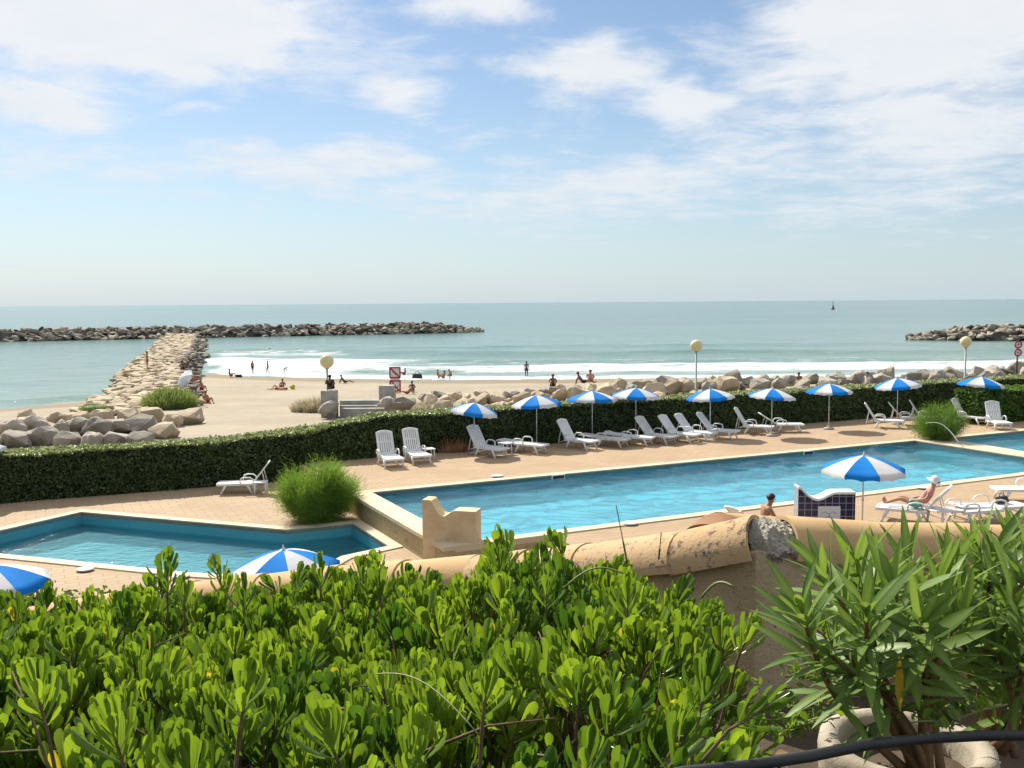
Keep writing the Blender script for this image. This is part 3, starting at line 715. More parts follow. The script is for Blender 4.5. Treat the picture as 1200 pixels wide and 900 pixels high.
# ------------------------------------------------------------------ plants
def rand_dirs(n, zmin=-.2):
    d = rng.normal(size=(n*3, 3)); d = unit(d); d = d[d[:, 2] > zmin]; return d[:n]
LV, LQ, LMID = leaf_base([.12, .42, .5, .05], .12, .2)
LV = [(x, y*.62, z) for x, y, z in LV]
M['hedge'] = leaf_mat('hedge_leaf', (.056, .088, .030), (.125, .17, .058), lit_or_yellow=(.42, .46, .22), trans=.22, rough=.45)  # pale third tone puts sunlight on the hedge top into the leaf colour
M['hedge_core'] = mat('hedge_twigs', (.016, .022, .009), (.010, .013, .006), 1, 6, bump=.5, bdist=.05)
M['hedge_l'] = leaf_mat('bright_hedge_leaf', (.06, .13, .025), (.11, .19, .035), trans=.3, rough=.4)
def hedge(name, base_pts, thick, height, zb, lm, n_per_m2, leaf, label):
    """clipped hedge: lumpy core plus leaves over every face"""
    root = empty(name, base_pts[0], 0, label, 'hedge')
    org = Vector(base_pts[0])
    P = []; Nn = []; TP = []; core = MB()
    for (a, b) in zip(base_pts, base_pts[1:]):
        a = Vector(a); b = Vector(b); L = (b-a).length; d = (b-a)/L; n = Vector((d.y, -d.x, 0)).normalized()   # toward the camera
        dn = np.array(d); nn = np.array(n); a_ = np.array(a)-np.array(org)
        dh = np.array(Vector((d.x, d.y, 0)))
        def face(cnt, kind):
            t = rng.uniform(0, L, cnt); w = rng.uniform(0, 1, cnt)
            base = a_[None]+t[:, None]*dn[None]
            bulge = np.array([.10*mnoise.noise(Vector((q*.55, k*2.2, 0)))+.06*mnoise.noise(Vector((q*1.9, k*5, 3))) for q, k in zip(t, w)])
            if kind == 'f': p = base+nn*(bulge+.02-.10*(w**6))[:, None]+np.array([0, 0, 1])*(w*height)[:, None]; nr = np.tile(nn, (cnt, 1))
            elif kind == 'b': p = base-nn*(thick+bulge)[:, None]+np.array([0, 0, 1])*(w*height)[:, None]; nr = np.tile(-nn, (cnt, 1))
            else: p = base-nn*(thick*w)[:, None]+np.array([0, 0, 1])*(height+bulge*.9)[:, None]; nr = np.tile(np.array([0, 0, 1.]), (cnt, 1))
            p = p-nr*rng.uniform(0, .07, cnt)[:, None]
            P.append(p); Nn.append(nr); TP.append(np.full(cnt, .75 if kind == 't' else 0.)+(w > .93)*.35*(kind != 't'))  # top and upper rim leaves are pushed towards the painted sunlit tone
        face(int(L*height*n_per_m2), 'f'); face(int(L*height*n_per_m2*.3), 'b'); face(int(L*thick*n_per_m2*1.1), 't')
        for e_, pt in ((-1, a), (1, b)):
            cnt = int(thick*height*n_per_m2*.9); q_ = np.array(pt-org); k_ = rng.uniform(0, 1, (cnt, 2))
            P.append(q_+e_*dn*.05-nn*(thick*k_[:, :1])+np.array([0, 0, 1])*(height*k_[:, 1:])); Nn.append(np.tile(e_*dn, (cnt, 1))); TP.append(np.zeros(cnt))
        for w0 in (.0,):
            i0 = a-n*.06-d*.02-org; i1 = b-n*.06+d*.02-org; k0 = i0-n*(thick-.12); k1 = i1-n*(thick-.12)
            up = Vector((0, 0, height-.06)); dn_ = Vector((0, 0, -.1))
            core.hexa([i0+dn_, i1+dn_, k1+dn_, k0+dn_], [i0+up, i1+up, k1+up, k0+up])
    core.build('twig_core', M['hedge_core'], root)
    P = np.concatenate(P); Nn = np.concatenate(Nn); n = len(P)
    TP = np.concatenate(TP); D = unit(Nn*rng.uniform(.1, .8, (n, 1))+rng.normal(size=(n, 3))*.55+np.array([0, 0, .35])); D[TP > .7, 2] *= .5
    up = unit(Nn+rng.normal(size=(n, 3))*.6+np.array([0, 0, .4]))
    V, Q = scatter(LV, LQ, P, D, up, leaf*rng.uniform(.7, 1.35, n))
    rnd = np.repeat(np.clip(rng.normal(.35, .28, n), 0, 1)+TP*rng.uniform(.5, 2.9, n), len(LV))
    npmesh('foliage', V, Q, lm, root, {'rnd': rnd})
    return root
HH = 1.55
hp = [at(-330, 612, ZL)]
hl = [W(-24, 6.9, ZL), W(-11.5, 7.1, ZL), W(-3.1, 6.75, ZL), W(.3, 6.6, ZL+.25), W(2.5, 6.6, -.02), W(9.2, 6.7, -.02), W(19.3, 6.65, -.02), W(31.5, 6.6, -.02), W(45, 6.6, -.02)]
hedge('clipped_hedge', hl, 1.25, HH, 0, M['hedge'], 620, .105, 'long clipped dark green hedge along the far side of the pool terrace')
hr = [W(30.3, 2.5, -.02), W(33.5, 2.2, -.02), W(42, 1.6, -.02)]
hedge('leafy_hedge', hr, 1.4, 1.5, 0, M['hedge_l'], 420, .15, 'brighter broad leaved hedge behind the upright white chair')

def feathery(name, loc, w, h, n, label, m, strand=(.22, .5), fine=.006, blobs=8):
    """shrub of thin upswept feathery sprays on arching stems"""
    root = empty(name, loc, 0, label, 'bush'); stems = MB(); P = []; D = []
    ns = 34
    for i in range(ns):
        a = rng.uniform(0, 2*PI); rr = math.sqrt(rng.uniform(0, 1)); top = h*(1-.5*rr**2.5)*rng.uniform(.62, 1.02); rad = w/2*rr*.88
        pts = []
        for k in range(8):
            t = k/7; r = rad*(t**.45); pts.append(Vector((math.cos(a)*r, math.sin(a)*r, .02+top*(.95*t))))
        stems.tube(pts, [.018*(1-.85*k/7) for k in range(8)], 4)
        for k in range(n//ns):
            t = rng.uniform(.02, 1)**.8; q = pts[min(6, int(t*7))].lerp(pts[min(7, int(t*7)+1)], t*7-int(t*7))
            o = rng.normal(size=3)*np.array([.13, .13, .11])*w/2
            p = np.array(q)+o; p[2] = max(.06, p[2]); P.append(p)
            out = np.array([math.cos(a)*.5, math.sin(a)*.5, .5])+rng.normal(size=3)*.55; D.append(out)
    stems.build('stems', M['bark'], root)
    P = np.array(P); D = unit(np.array(D)); n = len(P)
    V0 = [(0, -1, 0), (0, 1, 0), (.35, -1.1, .04), (.35, 1.1, .04), (.7, -.9, .02), (.7, .9, .02), (1, -.15, -.06), (1, .15, -.06)]
    Q0 = [(0, 1, 3, 2), (2, 3, 5, 4), (4, 5, 7, 6)]
    S = rng.uniform(*strand, n); b = np.array(V0)
    V0 = [(x, y*fine/.35, z) for x, y, z in V0]
    V, Q = scatter(V0, Q0, P, D, rng.normal(size=(n, 3)), S)
    rnd = np.repeat(np.clip(rng.normal(.5, .28, n), 0, 1), len(V0))
    f = npmesh('foliage', V, Q, m, root, {'rnd': rnd}); return root
M['feather'] = leaf_mat('feathery_leaf', (.10, .19, .03), (.20, .31, .055), trans=.4, rough=.6, spec=.2)
M['feather2'] = leaf_mat('feathery_leaf_far', (.085, .17, .03), (.17, .27, .05), trans=.35, rough=.6, spec=.2)
p = at(374, 611, ZL); feathery('feathery_bush', (p.x, p.y, ZL), 2.45, 1.98, 34000, 'rounded bright green feathery bush at the corner of the two pools', M['feather'], (.10, .30), .0055)
p = at(1108, 518, 0); feathery('feathery_bush', (p.x, p.y+.6, 0), 2.2, 1.65, 16000, 'rounded feathery bush at the far right end of the long pool', M['feather2'], (.10, .24), .008)
M['beachgrass'] = leaf_mat('beach_grass_blade', (.12, .19, .05), (.24, .28, .09), trans=.3, rough=.6)
M['drygrass'] = leaf_mat('dry_grass_blade', (.30, .26, .16), (.42, .37, .25), trans=.3, rough=.7)
def tuft(name, loc, rx, ry, h, n, m, label, cat='grass tuft'):
    root = empty(name, loc, 0, label, cat)
    r = np.sqrt(rng.uniform(0, 1, n)); a = rng.uniform(0, 2*PI, n)
    P = np.stack([r*np.cos(a)*rx, r*np.sin(a)*ry, np.full(n, -.1)], 1)
    D = np.stack([np.cos(a)*.45*r, np.sin(a)*.45*r, np.ones(n)], 1)+rng.normal(size=(n, 3))*.28
    V0 = [(0, -.03, 0), (0, .03, 0), (.5, -.028, .03), (.5, .028, .03), (1, -.004, -.08), (1, .004, -.08)]
    V, Q = scatter(V0, [(0, 1, 3, 2), (2, 3, 5, 4)], P, D, rng.normal(size=(n, 3)), h*(1-.5*r*r)*rng.uniform(.6, 1.15, n))
    npmesh('blades', V, Q, m, root, {'rnd': np.repeat(rng.uniform(0, 1, n), 6)}); 
    mb = MB(); mb.sphere((0, 0, 0), 1, 18, 10, (rx*.85, ry*.85, h*.45)); mb.build('root_mound', m, root, True)
    return root
p = at(200, 477, -.85); tuft('beach_grass', p, 1.5, 1.6, 1.5, 2600, M['beachgrass'], 'large green beach grass tuft at the foot of the jetty')
p = at(110, 479, -.9); tuft('beach_grass', p, .9, .7, .55, 700, M['beachgrass'], 'small green beach grass tuft on the stones left of the large tuft')
p = at(203, 494, -.8); tuft('beach_grass', p, .6, .5, .45, 500, M['beachgrass'], 'little green weed tuft between the pale limestone blocks')
p = at(367, 481, -.85); tuft('dry_bush', p, 1.3, 1.0, .95, 1500, M['drygrass'], 'dry straw coloured bush on the sand left of the globe lamp', 'bush')
p = at(497, 480, -.8); tuft('dry_bush', p, 1.2, 1.0, .7, 900, M['drygrass'], 'dry straw coloured bush in the stones right of the square signs', 'bush')
M['flower'] = leaf_mat('orange_flower_leaf', (.30, .14, .06), (.44, .26, .16), trans=.3)
p = at(527, 533, 0); tuft('flowering_bush', (p.x, p.y+.9, 0), .75, .45, .75, 500, M['flower'], 'faded orange flowering bush at the hedge foot left of the first far parasol', 'bush')
p = at(75, 700, ZL); 
M['gcover'] = leaf_mat('ground_cover_leaf', (.07, .13, .02), (.13, .2, .04), trans=.3)

# ------------------------------------------------------------------ foreground shrub
M['pitto'] = leaf_mat('glossy_shrub_leaf', (.045, .108, .016), (.225, .328, .044), mid=None, lit_or_yellow=(.50, .42, .06), trans=.38, rough=.28, spec=.5)
PV, PQ, PM = leaf_base([.035, .05, .08, .112, .13, .11, .05], -.18, .0, .5, [0, .25, .5, .68, .84, .95, 1.0])
prof_x = [0, 60, 100, 150, 190, 235, 270, 300, 350, 420, 480, 555, 590, 640, 700, 780, 850, 915]
prof_y = [688, 690, 692, 664, 658, 684, 682, 684, 660, 650, 656, 648, 618, 642, 640, 660, 700, 740]
def shrub_top(X, Yd):
    px = 600+X/3.6*FPX
    zb = 5.8-3.6*(np.interp(px, prof_x, prof_y)+20-(355.5-.007*(px-600)))/FPX
    t = np.clip((Yd-2.5)/1.0, 0, 1)
    base = 4.92+.045*np.sin(X*3.1+1)+.04*np.sin(Yd*4.3+X*2)+np.where(X > .3, -(X-.3)*.22, 0)-np.clip((1.9-Yd), 0, 1)*.10
    return base*(1-t)+zb*t
P = []; D = []; S = []; NRM = []; RN = []; Wd = []; br = MB()
sx0, sp_ = -3.3, .080
cnt = 0
for ix in range(int(4.3/sp_)):
    for iy in range(int(2.95/sp_)):
        x = sx0+ix*sp_+rng.uniform(-.5, .5)*sp_; y = .95+iy*sp_+rng.uniform(-.5, .5)*sp_
        edge = np.interp(y, [1.0, 1.6, 2.2, 2.8, 3.3, 3.9], [.34, .42, .58, .70, .74, .60])+.05*math.sin(y*9)
        if x > edge: continue
        hole = mnoise.noise(Vector((x*2.3, y*2.3, 5)))
        if hole < -.30 and y < 3.2: continue
        if x > edge-.35 and rng.uniform() < .25: continue
        zt = float(shrub_top(x, y))
        for lay in range(3):
            if lay and rng.uniform() < .12: continue
            xx, yy = x+rng.normal()*.03*(1+lay), y+rng.normal()*.03*(1+lay)
            tip = np.array([xx, yy, zt-.065+rng.normal()*.034+(.03 if rng.uniform() < .15 else 0)-lay*rng.uniform(.09, .19)])
            if y > 3.45 and lay == 0: tip[2] += rng.uniform(-.06, .025)
            out = (.7*max(0, (xx-edge+.35)/.35) if xx > edge-.35 else 0)
            ax = unit(np.array([rng.normal()*.22+out, rng.normal()*.22-.06, 1.0]))
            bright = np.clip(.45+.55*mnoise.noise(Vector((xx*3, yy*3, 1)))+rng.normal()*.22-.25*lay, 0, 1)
            big = np.clip(rng.normal(1, .15), .72, 1.32)
            nl = int(rng.integers(16, 24)) if lay == 0 else int(rng.integers(10, 15))
            ph = rng.uniform(0, 6.28)
            u1 = unit(np.cross(ax, [1, 0, .1])); u2 = np.cross(ax, u1)
            for k in range(nl):
                t = k/nl; th = R_(7+50*t**1.4)+rng.normal()*.09; a = ph+k*2.39996
                rad = u1*math.cos(a)+u2*math.sin(a)
                d = ax*math.cos(th)+rad*math.sin(th)
                P.append(tip-ax*(.075*t+.01)+rad*.006); D.append(d); NRM.append(ax*math.sin(th)-rad*math.cos(th))
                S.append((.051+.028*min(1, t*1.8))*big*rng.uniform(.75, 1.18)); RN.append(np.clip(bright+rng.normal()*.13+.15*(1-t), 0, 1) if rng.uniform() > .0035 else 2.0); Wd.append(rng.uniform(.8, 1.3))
            if lay == 0:
                cnt += 1
                p0 = Vector(tip)-Vector(ax)*.05; low = Vector((xx-ax[0]*.45+rng.normal()*.05, yy-ax[1]*.4+rng.normal()*.05, 4.05))
                midp = p0.lerp(low, .45)+Vector((rng.normal()*.03, rng.normal()*.03, 0))
                br.tube([Vector(tip), p0, p0.lerp(midp, .5)+Vector((rng.normal()*.01, rng.normal()*.01, 0)), midp, low], [.0025, .0035, .005, .006, .009], 5)
# outstretched side shoots at the right edge and bottom
def shoot(px, py, Yd, dirv, size, n=16, bright=.5):
    tip = np.array(atY(px, py, Yd)); ax = unit(np.array(dirv, float)); u1 = unit(np.cross(ax, [.3, 1, .1])); u2 = np.cross(ax, u1); ph = rng.uniform(0, 6)
    for k in range(n):
        t = k/n; th = R_(8+46*t)+rng.normal()*.08; a = ph+k*2.39996; rad = u1*math.cos(a)+u2*math.sin(a)
        P.append(tip-ax*(.09*t)*size); D.append(ax*math.cos(th)+rad*math.sin(th)); NRM.append(ax*math.sin(th)-rad*math.cos(th))
        S.append(size*(.052+.028*min(1, 1.6*t))*rng.uniform(.9, 1.1)); RN.append(np.clip(bright+rng.normal()*.12, 0, 1)); Wd.append(rng.uniform(.75, 1.0))
    t0 = Vector(tip); br.tube([t0, t0-Vector(ax)*.10*size, t0-Vector(ax)*.22*size-Vector((0, 0, .06)), t0-Vector(ax)*.3-Vector((.12, 0, .35))], [.0025, .0035, .0045, .006], 6)
for s_ in [(880, 735, 2.5, (.35, -.1, 1), 1.0, 18, .8), (830, 790, 1.75, (.15, -.2, 1), 1.1, 18, .25), (905, 825, 1.75, (.8, -.1, .55), .95, 14, .3), (805, 860, 1.6, (.35, -.3, 1), 1.0, 14, .3),
           (690, 880, 1.55, (.1, -.3, 1), 1.1, 14, .35), (735, 905, 1.45, (.3, -.3, 1), 1.0, 14, .3), (380, 850, 1.5, (-.2, -.4, 1), 1.1, 16, .6), (130, 850, 1.5, (-.1, -.3, 1), 1.15, 18, .65), (290, 800, 1.6, (.25, -.3, 1), 1.1, 16, .7),
           (570, 800, 1.75, (.1, -.2, 1), 1.0, 16, .6), (40, 800, 1.6, (-.1, -.2, 1), 1.0, 16, .8), (480, 880, 1.45, (.1, -.3, 1), 1.0, 14, .4), (220, 890, 1.4, (0, -.3, 1), 1.1, 16, .5),
           (215, 690, 3.3, (0, 0, 1), 1.15, 14, .5), (585, 655, 3.4, (.05, 0, 1), 1.2, 15, .4), (620, 660, 3.4, (.15, 0, 1), 1.1, 14, .45), (195, 675, 3.3, (0, 0, 1), 1.1, 14, .35), (285, 690, 3.3, (0, 0, 1), 1.2, 14, .3), (375, 665, 3.4, (0, 0, 1), 1.1, 14, .35), (425, 668, 3.4, (0, 0, 1), 1.1, 14, .35), (640, 680, 3.0, (0, 0, 1), 1.1, 14, .5), (735, 690, 2.8, (0, 0, 1), 1.15, 16, .7)]: shoot(*s_)
P = np.array(P); D = np.array(D); NRM = np.array(NRM)
V, Q = scatter(PV, PQ, P, D, NRM, np.array(S), np.array(Wd))
sh = empty('broadleaf_shrub', (0, 2.4, 4.0), 0, 'glossy bright green shrub of paddle shaped leaves in front of the garden wall', 'shrub')
V = V-np.array([0, 2.4, 4.0])
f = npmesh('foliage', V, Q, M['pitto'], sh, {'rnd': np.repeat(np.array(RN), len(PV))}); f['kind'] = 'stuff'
for i in range(len(br.v)): q = br.v[i]; br.v[i] = (q[0], q[1]-2.4, q[2]-4.0)
for k in range(60):                            # bare grey twigs in the gaps
    x = rng.uniform(-1.5, .6); y = rng.uniform(1.4, 3); q = Vector((x, y-2.4, float(shrub_top(x, y))-4.0-.10))
    d = Vector((rng.normal(), rng.normal(), rng.uniform(-.6, .4))).normalized()*rng.uniform(.12, .3)
    br.tube([q, q+d*.5+Vector((0, 0, .02)), q+d], [.004, .003, .0015], 4)
f = br.build('branches', M['bark'], sh, True); f['kind'] = 'stuff'
# loose grass stalks standing in the shrub
def stalk(pts, rad, m, label, name='grass_stalk'):
    o = MB(); o.tube(pts, rad, 5); ob = o.build(name, m, None, True); tag(ob, label, 'grass stalk', 'thin grass stalks in the shrub'); return ob
M['stalk'] = mat('grass_stalk', (.16, .20, .06), (.26, .24, .10), .6, 8)
def arc(p0, p1, bow, n=10):
    p0 = Vector(p0); p1 = Vector(p1); return [p0.lerp(p1, i/(n-1))+Vector((0, 0, bow*math.sin(PI*i/(n-1)))) for i in range(n)]
stalk(arc(atY(735, 660, 3.6), atY(722, 592, 3.5), 0), [.004]*4+[.002]*6, M['stalk'], 'upright dark grass stalk in front of the skimmer lid by the long pool')
stalk(arc(atY(772, 655, 3.6), atY(775, 624, 3.5), 0), [.004]*4+[.002]*6, M['stalk'], 'short upright grass stalk against the lichen spotted clay tile')
stalk(arc(atY(822, 700, 3.0), atY(860, 688, 2.9), .03), .004, M['stalk'], 'pale arched grass stalk over the right shoulder of the shrub')
stalk(arc(atY(440, 790, 2.0), atY(560, 860, 1.7), .04), .0016, M['stalk'], 'long pale grass stalk bent across the lower middle of the shrub')
stalk(arc(atY(660, 690, 3.0), atY(730, 672, 3.0), .04), .003, M['stalk'], 'arched grass stalk at the top of the shrub below the clay tile')

# ------------------------------------------------------------------ oleanders
M['ole'] = leaf_mat('oleander_leaf', (.068, .142, .022), (.19, .285, .048), mid=(.28, .36, .12), trans=.30, rough=.45, spec=.28)
OV, OQ, OM = leaf_base([.012, .055, .085, .09, .075, .045, .004], .16, .22)
def oleander(name, base, stems, label, leafL, dens, yellow=None):
    base = Vector(base); root = empty(name, base, 0, label, 'shrub'); sb = MB(); P = []; D = []; NRM = []; S = []; RN = []
    for (tip, bow) in stems:
        tip = Vector(tip)-base; n = 14
        b0 = Vector((rng.normal()*.02, rng.normal()*.02, 0)); pts = [b0.lerp(tip, i/(n-1))+Vector((bow[0], bow[1], 0))*math.sin(PI*i/(n-1)) for i in range(n)]
        sb.tube(pts, [.0115*(1-.68*i/(n-1)) for i in range(n)], 7)
        L = tip.length; k0 = .50
        for w in range(int(L*(1-k0)*dens)+6):
            t = k0+(1-k0)*min(1, (w+rng.uniform(0, .8))/(int(L*(1-k0)*dens)+5)); q = pts[min(n-2, int(t*(n-1)))].lerp(pts[min(n-1, int(t*(n-1))+1)], (t*(n-1)) % 1 if t < 1 else 1)
            ax = np.array((pts[-1]-pts[-4]).normalized()); u1 = unit(np.cross(ax, [1, .2, .1])); u2 = np.cross(ax, u1); ph = rng.uniform(0, 6.28)
            for k in range(3):
                a = ph+k*2.094+rng.normal()*.15; th = R_(np.interp(t, [k0, .75, 1], [80, 48, 22]))+rng.normal()*.16; rad = u1*math.cos(a)+u2*math.sin(a)
                if t < .72 and rng.uniform() < .42: continue
                P.append(np.array(q)); D.append(ax*math.cos(th)+rad*math.sin(th)); NRM.append(ax*math.sin(th)-rad*math.cos(th)+np.array([0, 0, .3]))
                S.append(leafL*rng.uniform(.75, 1.18)*(1 if t < .96 else .8)); RN.append(np.clip(rng.normal(.45, .25), 0, 1))
    n = len(P); V, Q = scatter(OV, OQ, np.array(P), np.array(D), np.array(NRM), np.array(S), rng.uniform(.75, 1.05, n))
    f = npmesh('foliage', V, Q, M['ole'], root, {'rnd': np.repeat(np.array(RN), len(OV)), 'mid': np.tile(np.array(OM)*.45, n)}); f['kind'] = 'stuff'
    sb.build('stems', M['ostem'], root, True)
    return root
M['ostem'] = mat('oleander_stem', (.22, .12, .05), (.15, .085, .04), .8, 14, vec_scale=(1, 1, .3))
ob = atY(1082, 905, 2.15)
tips = [(940, 715, 2.0), (968, 678, 2.15), (1003, 665, 2.2), (1048, 690, 2.0), (1015, 720, 1.9), (1080, 730, 1.9), (1100, 690, 2.2), (975, 770, 2.0), (1125, 725, 2.1), (990, 700, 2.4), (1030, 675, 2.3), (1065, 665, 2.35), (955, 735, 2.2), (1110, 665, 2.5)]
ol1 = oleander('oleander', ob, [(atY(x, y, d), (rng.normal()*.04, rng.normal()*.04)) for x, y, d in tips], 'oleander with long narrow leaves rising from the round pot in front of the wall', .15, 26)
yl = MB(); vs, qs, _ = leaf_base([.01, .05, .075, .08, .07, .04, .004], .1, .15)
yb = Vector(atY(1050, 765, 2.0))-ob
yl.add([tuple(yb+Vector((y*.115, -.02+z*.1, -x*.115))) for x, y, z in vs], qs)
M['yellow'] = leaf_mat('yellow_leaf', (.55, .36, .01), (.55, .36, .01), trans=.3)
yo = yl.build('withered_leaf', M['yellow'], ol1); yo['label'] = 'single yellow leaf hanging among the stems'
ob2 = atY(1170, 880, 2.5)
tips = [(1130, 680, 2.5), (1165, 650, 2.4), (1195, 640, 2.5), (1215, 660, 2.2), (1180, 720, 2.2), (1148, 740, 2.4), (1230, 640, 2.6), (1260, 670, 2.4), (1205, 750, 2.1), (1160, 690, 2.8), (1290, 650, 2.7), (1240, 720, 2.3), (1145, 645, 2.6), (1185, 640, 2.6), (1130, 720, 2.3), (1205, 690, 2.3), (1170, 770, 2.2)]
oleander('oleander', ob2, [(atY(x, y, d), (rng.normal()*.05, rng.normal()*.05)) for x, y, d in tips], 'darker oleander at the right edge behind the potted one', .15, 26)
# low weeds by the pot
def weed(px, py, Yd, n, sz, label):
    base = Vector(atY(px, py, Yd)); root = empty('weed', base, 0, label, 'weed'); sb = MB(); P = []; D = []
    for i in range(n):
        a = rng.uniform(0, 6.28); L = sz*rng.uniform(.5, 1.1); d = Vector((math.cos(a), math.sin(a)*.6, rng.uniform(.1, .6)))*L
        pts = arc((0, 0, 0), d, .05*L, 6); sb.tube(pts, .002, 4)
        for k in range(9):
            q = pts[1+k % 5]; P.append(np.array(q)+rng.normal(size=3)*.006); D.append(rng.normal(size=3)+np.array([0, 0, .5]))
    V, Q = scatter(LV, LQ, np.array(P), np.array(D), rng.normal(size=(len(P), 3))+np.array([0, 0, 1]), rng.uniform(.012, .03, len(P)))
    npmesh('leaves', V, Q, M['pitto'], root, {'rnd': np.repeat(rng.uniform(.3, 1, len(P)), len(LV))}); sb.build('stems', M['stalk'], root)
weed(925, 858, 2.3, 16, .20, 'trailing small leaved weed at the foot of the wall left of the pot')
weed(962, 800, 2.6, 10, .12, 'small upright weed on the wall side of the pot rim')
weed(1110, 850, 2.0, 12, .14, 'small weed growing inside the pot beside the oleander stems')

# ------------------------------------------------------------------ garden wall with tile coping
TR = .155
path = [(-160, 752, 8.8), (-20, 742, 8.2), (90, 724, 7.8), (230, 706, 7.2), (400, 690, 6.4), (560, 682, 5.7), (690, 673, 5.0), (800, 662, 4.55), (889, 645, 4.35), (915, 644, 4.4), (1010, 651, 4.5), (1130, 653, 4.6), (1260, 655, 4.7), (1420, 657, 4.8), (2000, 664, 5.0)]
PT = [Vector(atY(*q)) for q in path]
gw = empty('garden_wall', (PT[7].x, PT[7].y, 3.4), 0, 'brown rendered garden wall under half round clay tiles across the middle foreground', 'wall')
go_ = Vector(gw.location)
wm_ = MB(); rows = []
for i, p in enumerate(PT):
    d = (PT[min(i+1, len(PT)-1)]-PT[max(0, i-1)]); d.z = 0; d.normalize(); n = Vector((d.y, -d.x, 0))
    zb = -1.0 if i < 3 else 2.2
    rows.append([p-go_+n*.115+Vector((0, 0, -p.z+zb)), p-go_+n*.115+Vector((0, 0, .02)), p-go_-n*.115+Vector((0, 0, .02)), p-go_-n*.115+Vector((0, 0, -p.z+zb))])
wm_.add([q for r in rows for q in r], [(i*4+k, i*4+k+1, (i+1)*4+k+1, (i+1)*4+k) for i in range(len(rows)-1) for k in range(3)])
wm_.build('wall_face', M['gwall'], gw)
def half_tile(p, q, r0, r1, m, thick=.018, parent=gw, off=go_, n=14, name='coping_tile'):
    p = Vector(p)-off; q = Vector(q)-off; d = (q-p).normalized(); s = Vector((d.y, -d.x, 0)).normalized(); up = s.cross(d)*-1
    if up.z < 0: up = -up
    mb = MB(); vs = []
    for c, r in ((p, r0), (q, r1)):
        for rr in (r, r-thick):
            for k in range(n+1):
                a = PI*k/n*1.06-PI*.03; vs.append(c+s*math.cos(a)*rr+up*math.sin(a)*rr)
    m1 = n+1; fs = []
    for k in range(n):
        fs += [(k, k+1, 2*m1+k+1, 2*m1+k), (m1+k, 3*m1+k, 3*m1+k+1, m1+k+1), (k, m1+k, m1+k+1, k+1), (2*m1+k, 2*m1+k+1, 3*m1+k+1, 3*m1+k)]
    fs += [(0, 2*m1, 3*m1, m1), (n, m1+n, 3*m1+n, 2*m1+n)]
    mb.add(vs, fs); o = mb.build(name, m, parent); smooth_by_angle(o, 35); return o
for i in range(len(PT)-1):
    if i == 8: continue
    a, b = PT[i], PT[i+1]; L = (b-a).length; k = 1 if i in (6, 7) else max(1, round(L/.62))
    for j in range(k):
        m = M['tile_old'] if i in (5, 6, 7) else M['tile']
        r0, r1 = ((TR*1.0, TR*1.03) if i == 6 else (TR*1.015, TR*1.035)) if i in (6, 7) else (TR*(1.0), TR*(1.05))
        half_tile(a.lerp(b, j/k), a.lerp(b, (j+(1.06 if i == 6 else 1.04))/k), r0-.003*(j % 2), r1, m)
mor = MB(); a, b = PT[8], PT[9]; d = (b-a).normalized(); s_ = Vector((d.y, -d.x, 0)).normalized(); nt_, na_ = 120, 64; vs = []
for i in range(nt_+1):
    t = -1.0+2.3*i/nt_; c = (a.lerp(b, t) if t > 0 else a+(PT[7]-a).normalized()*(-t*(b-a).length))-go_
    for j in range(na_+1):
        w = j/na_; aa = PI*(-.22+1.30*w); rr = TR*.86
        q = c+s_*math.cos(aa)*rr+Vector((0, 0, max(math.sin(aa), -.9)*rr)); nn = s_*math.cos(aa)+Vector((0, 0, math.sin(aa)))
        k = max(-.012, .020*mnoise.fractal(q*14, 1, 2, 4))+.013*mnoise.noise(q*48)+.009*mnoise.noise(q*95)
        if aa < .1: k -= (.1-aa)*.10+.03*abs(mnoise.noise(Vector((t*9, 3, 1))))
        vs.append(q+nn*k)
mor.add(vs, [(i*(na_+1)+j, i*(na_+1)+j+1, (i+1)*(na_+1)+j+1, (i+1)*(na_+1)+j) for i in range(nt_) for j in range(na_)])
mo = mor.build('broken_mortar', M['mortar'], gw, False); mo['label'] = 'crumbling grey mortar where coping tiles are missing'
# short spur of coping behind with an open terracotta end
t0 = atY(842, 625, 5.6); t1 = atY(800, 628, 6.2); 
sw = empty('spur_wall', (t0.x, t0.y, 3.0), 0, 'short lower wall behind the coping ending in an open terracotta tile', 'wall')
so_ = Vector(sw.location); c0 = atY(842, 632, 5.5); c1 = atY(905, 634, 5.9); c2 = atY(930, 636, 6.0)
half_tile(c0+Vector((0, 0, 0)), c1, .155, .15, M['tile'], .03, sw, so_)
dd = (c1-c0).normalized(); 
def arch(c, ax, r, m, parent, off):
    ax = Vector(ax).normalized(); s = Vector((ax.y, -ax.x, 0)).normalized(); n = 16; mb = MB(); vs = []
    for c_, r_ in ((c-ax*.06, (r+.012, r-.03)), (c+ax*.25, (r+.004, r-.035))):
        for rr in r_:
            for k in range(n+1): a = PI*k/n; vs.append(Vector(c_)-off+s*math.cos(a)*rr+Vector((0, 0, math.sin(a)*rr*.42)))
    m1 = n+1; fs = []
    for k in range(n): fs += [(k, k+1, 2*m1+k+1, 2*m1+k), (m1+k, 3*m1+k, 3*m1+k+1, m1+k+1), (k, m1+k, m1+k+1, k+1), (2*m1+k, 2*m1+k+1, 3*m1+k+1, 3*m1+k)]
    mb.add(vs, fs); o = mb.build('end_tile', m, parent); smooth_by_angle(o, 35); o['label'] = 'open end of a brown terracotta tile'
arch(atY(834, 623, 5.2), (.45, 1, 0), .115, M['terra'], sw, so_)
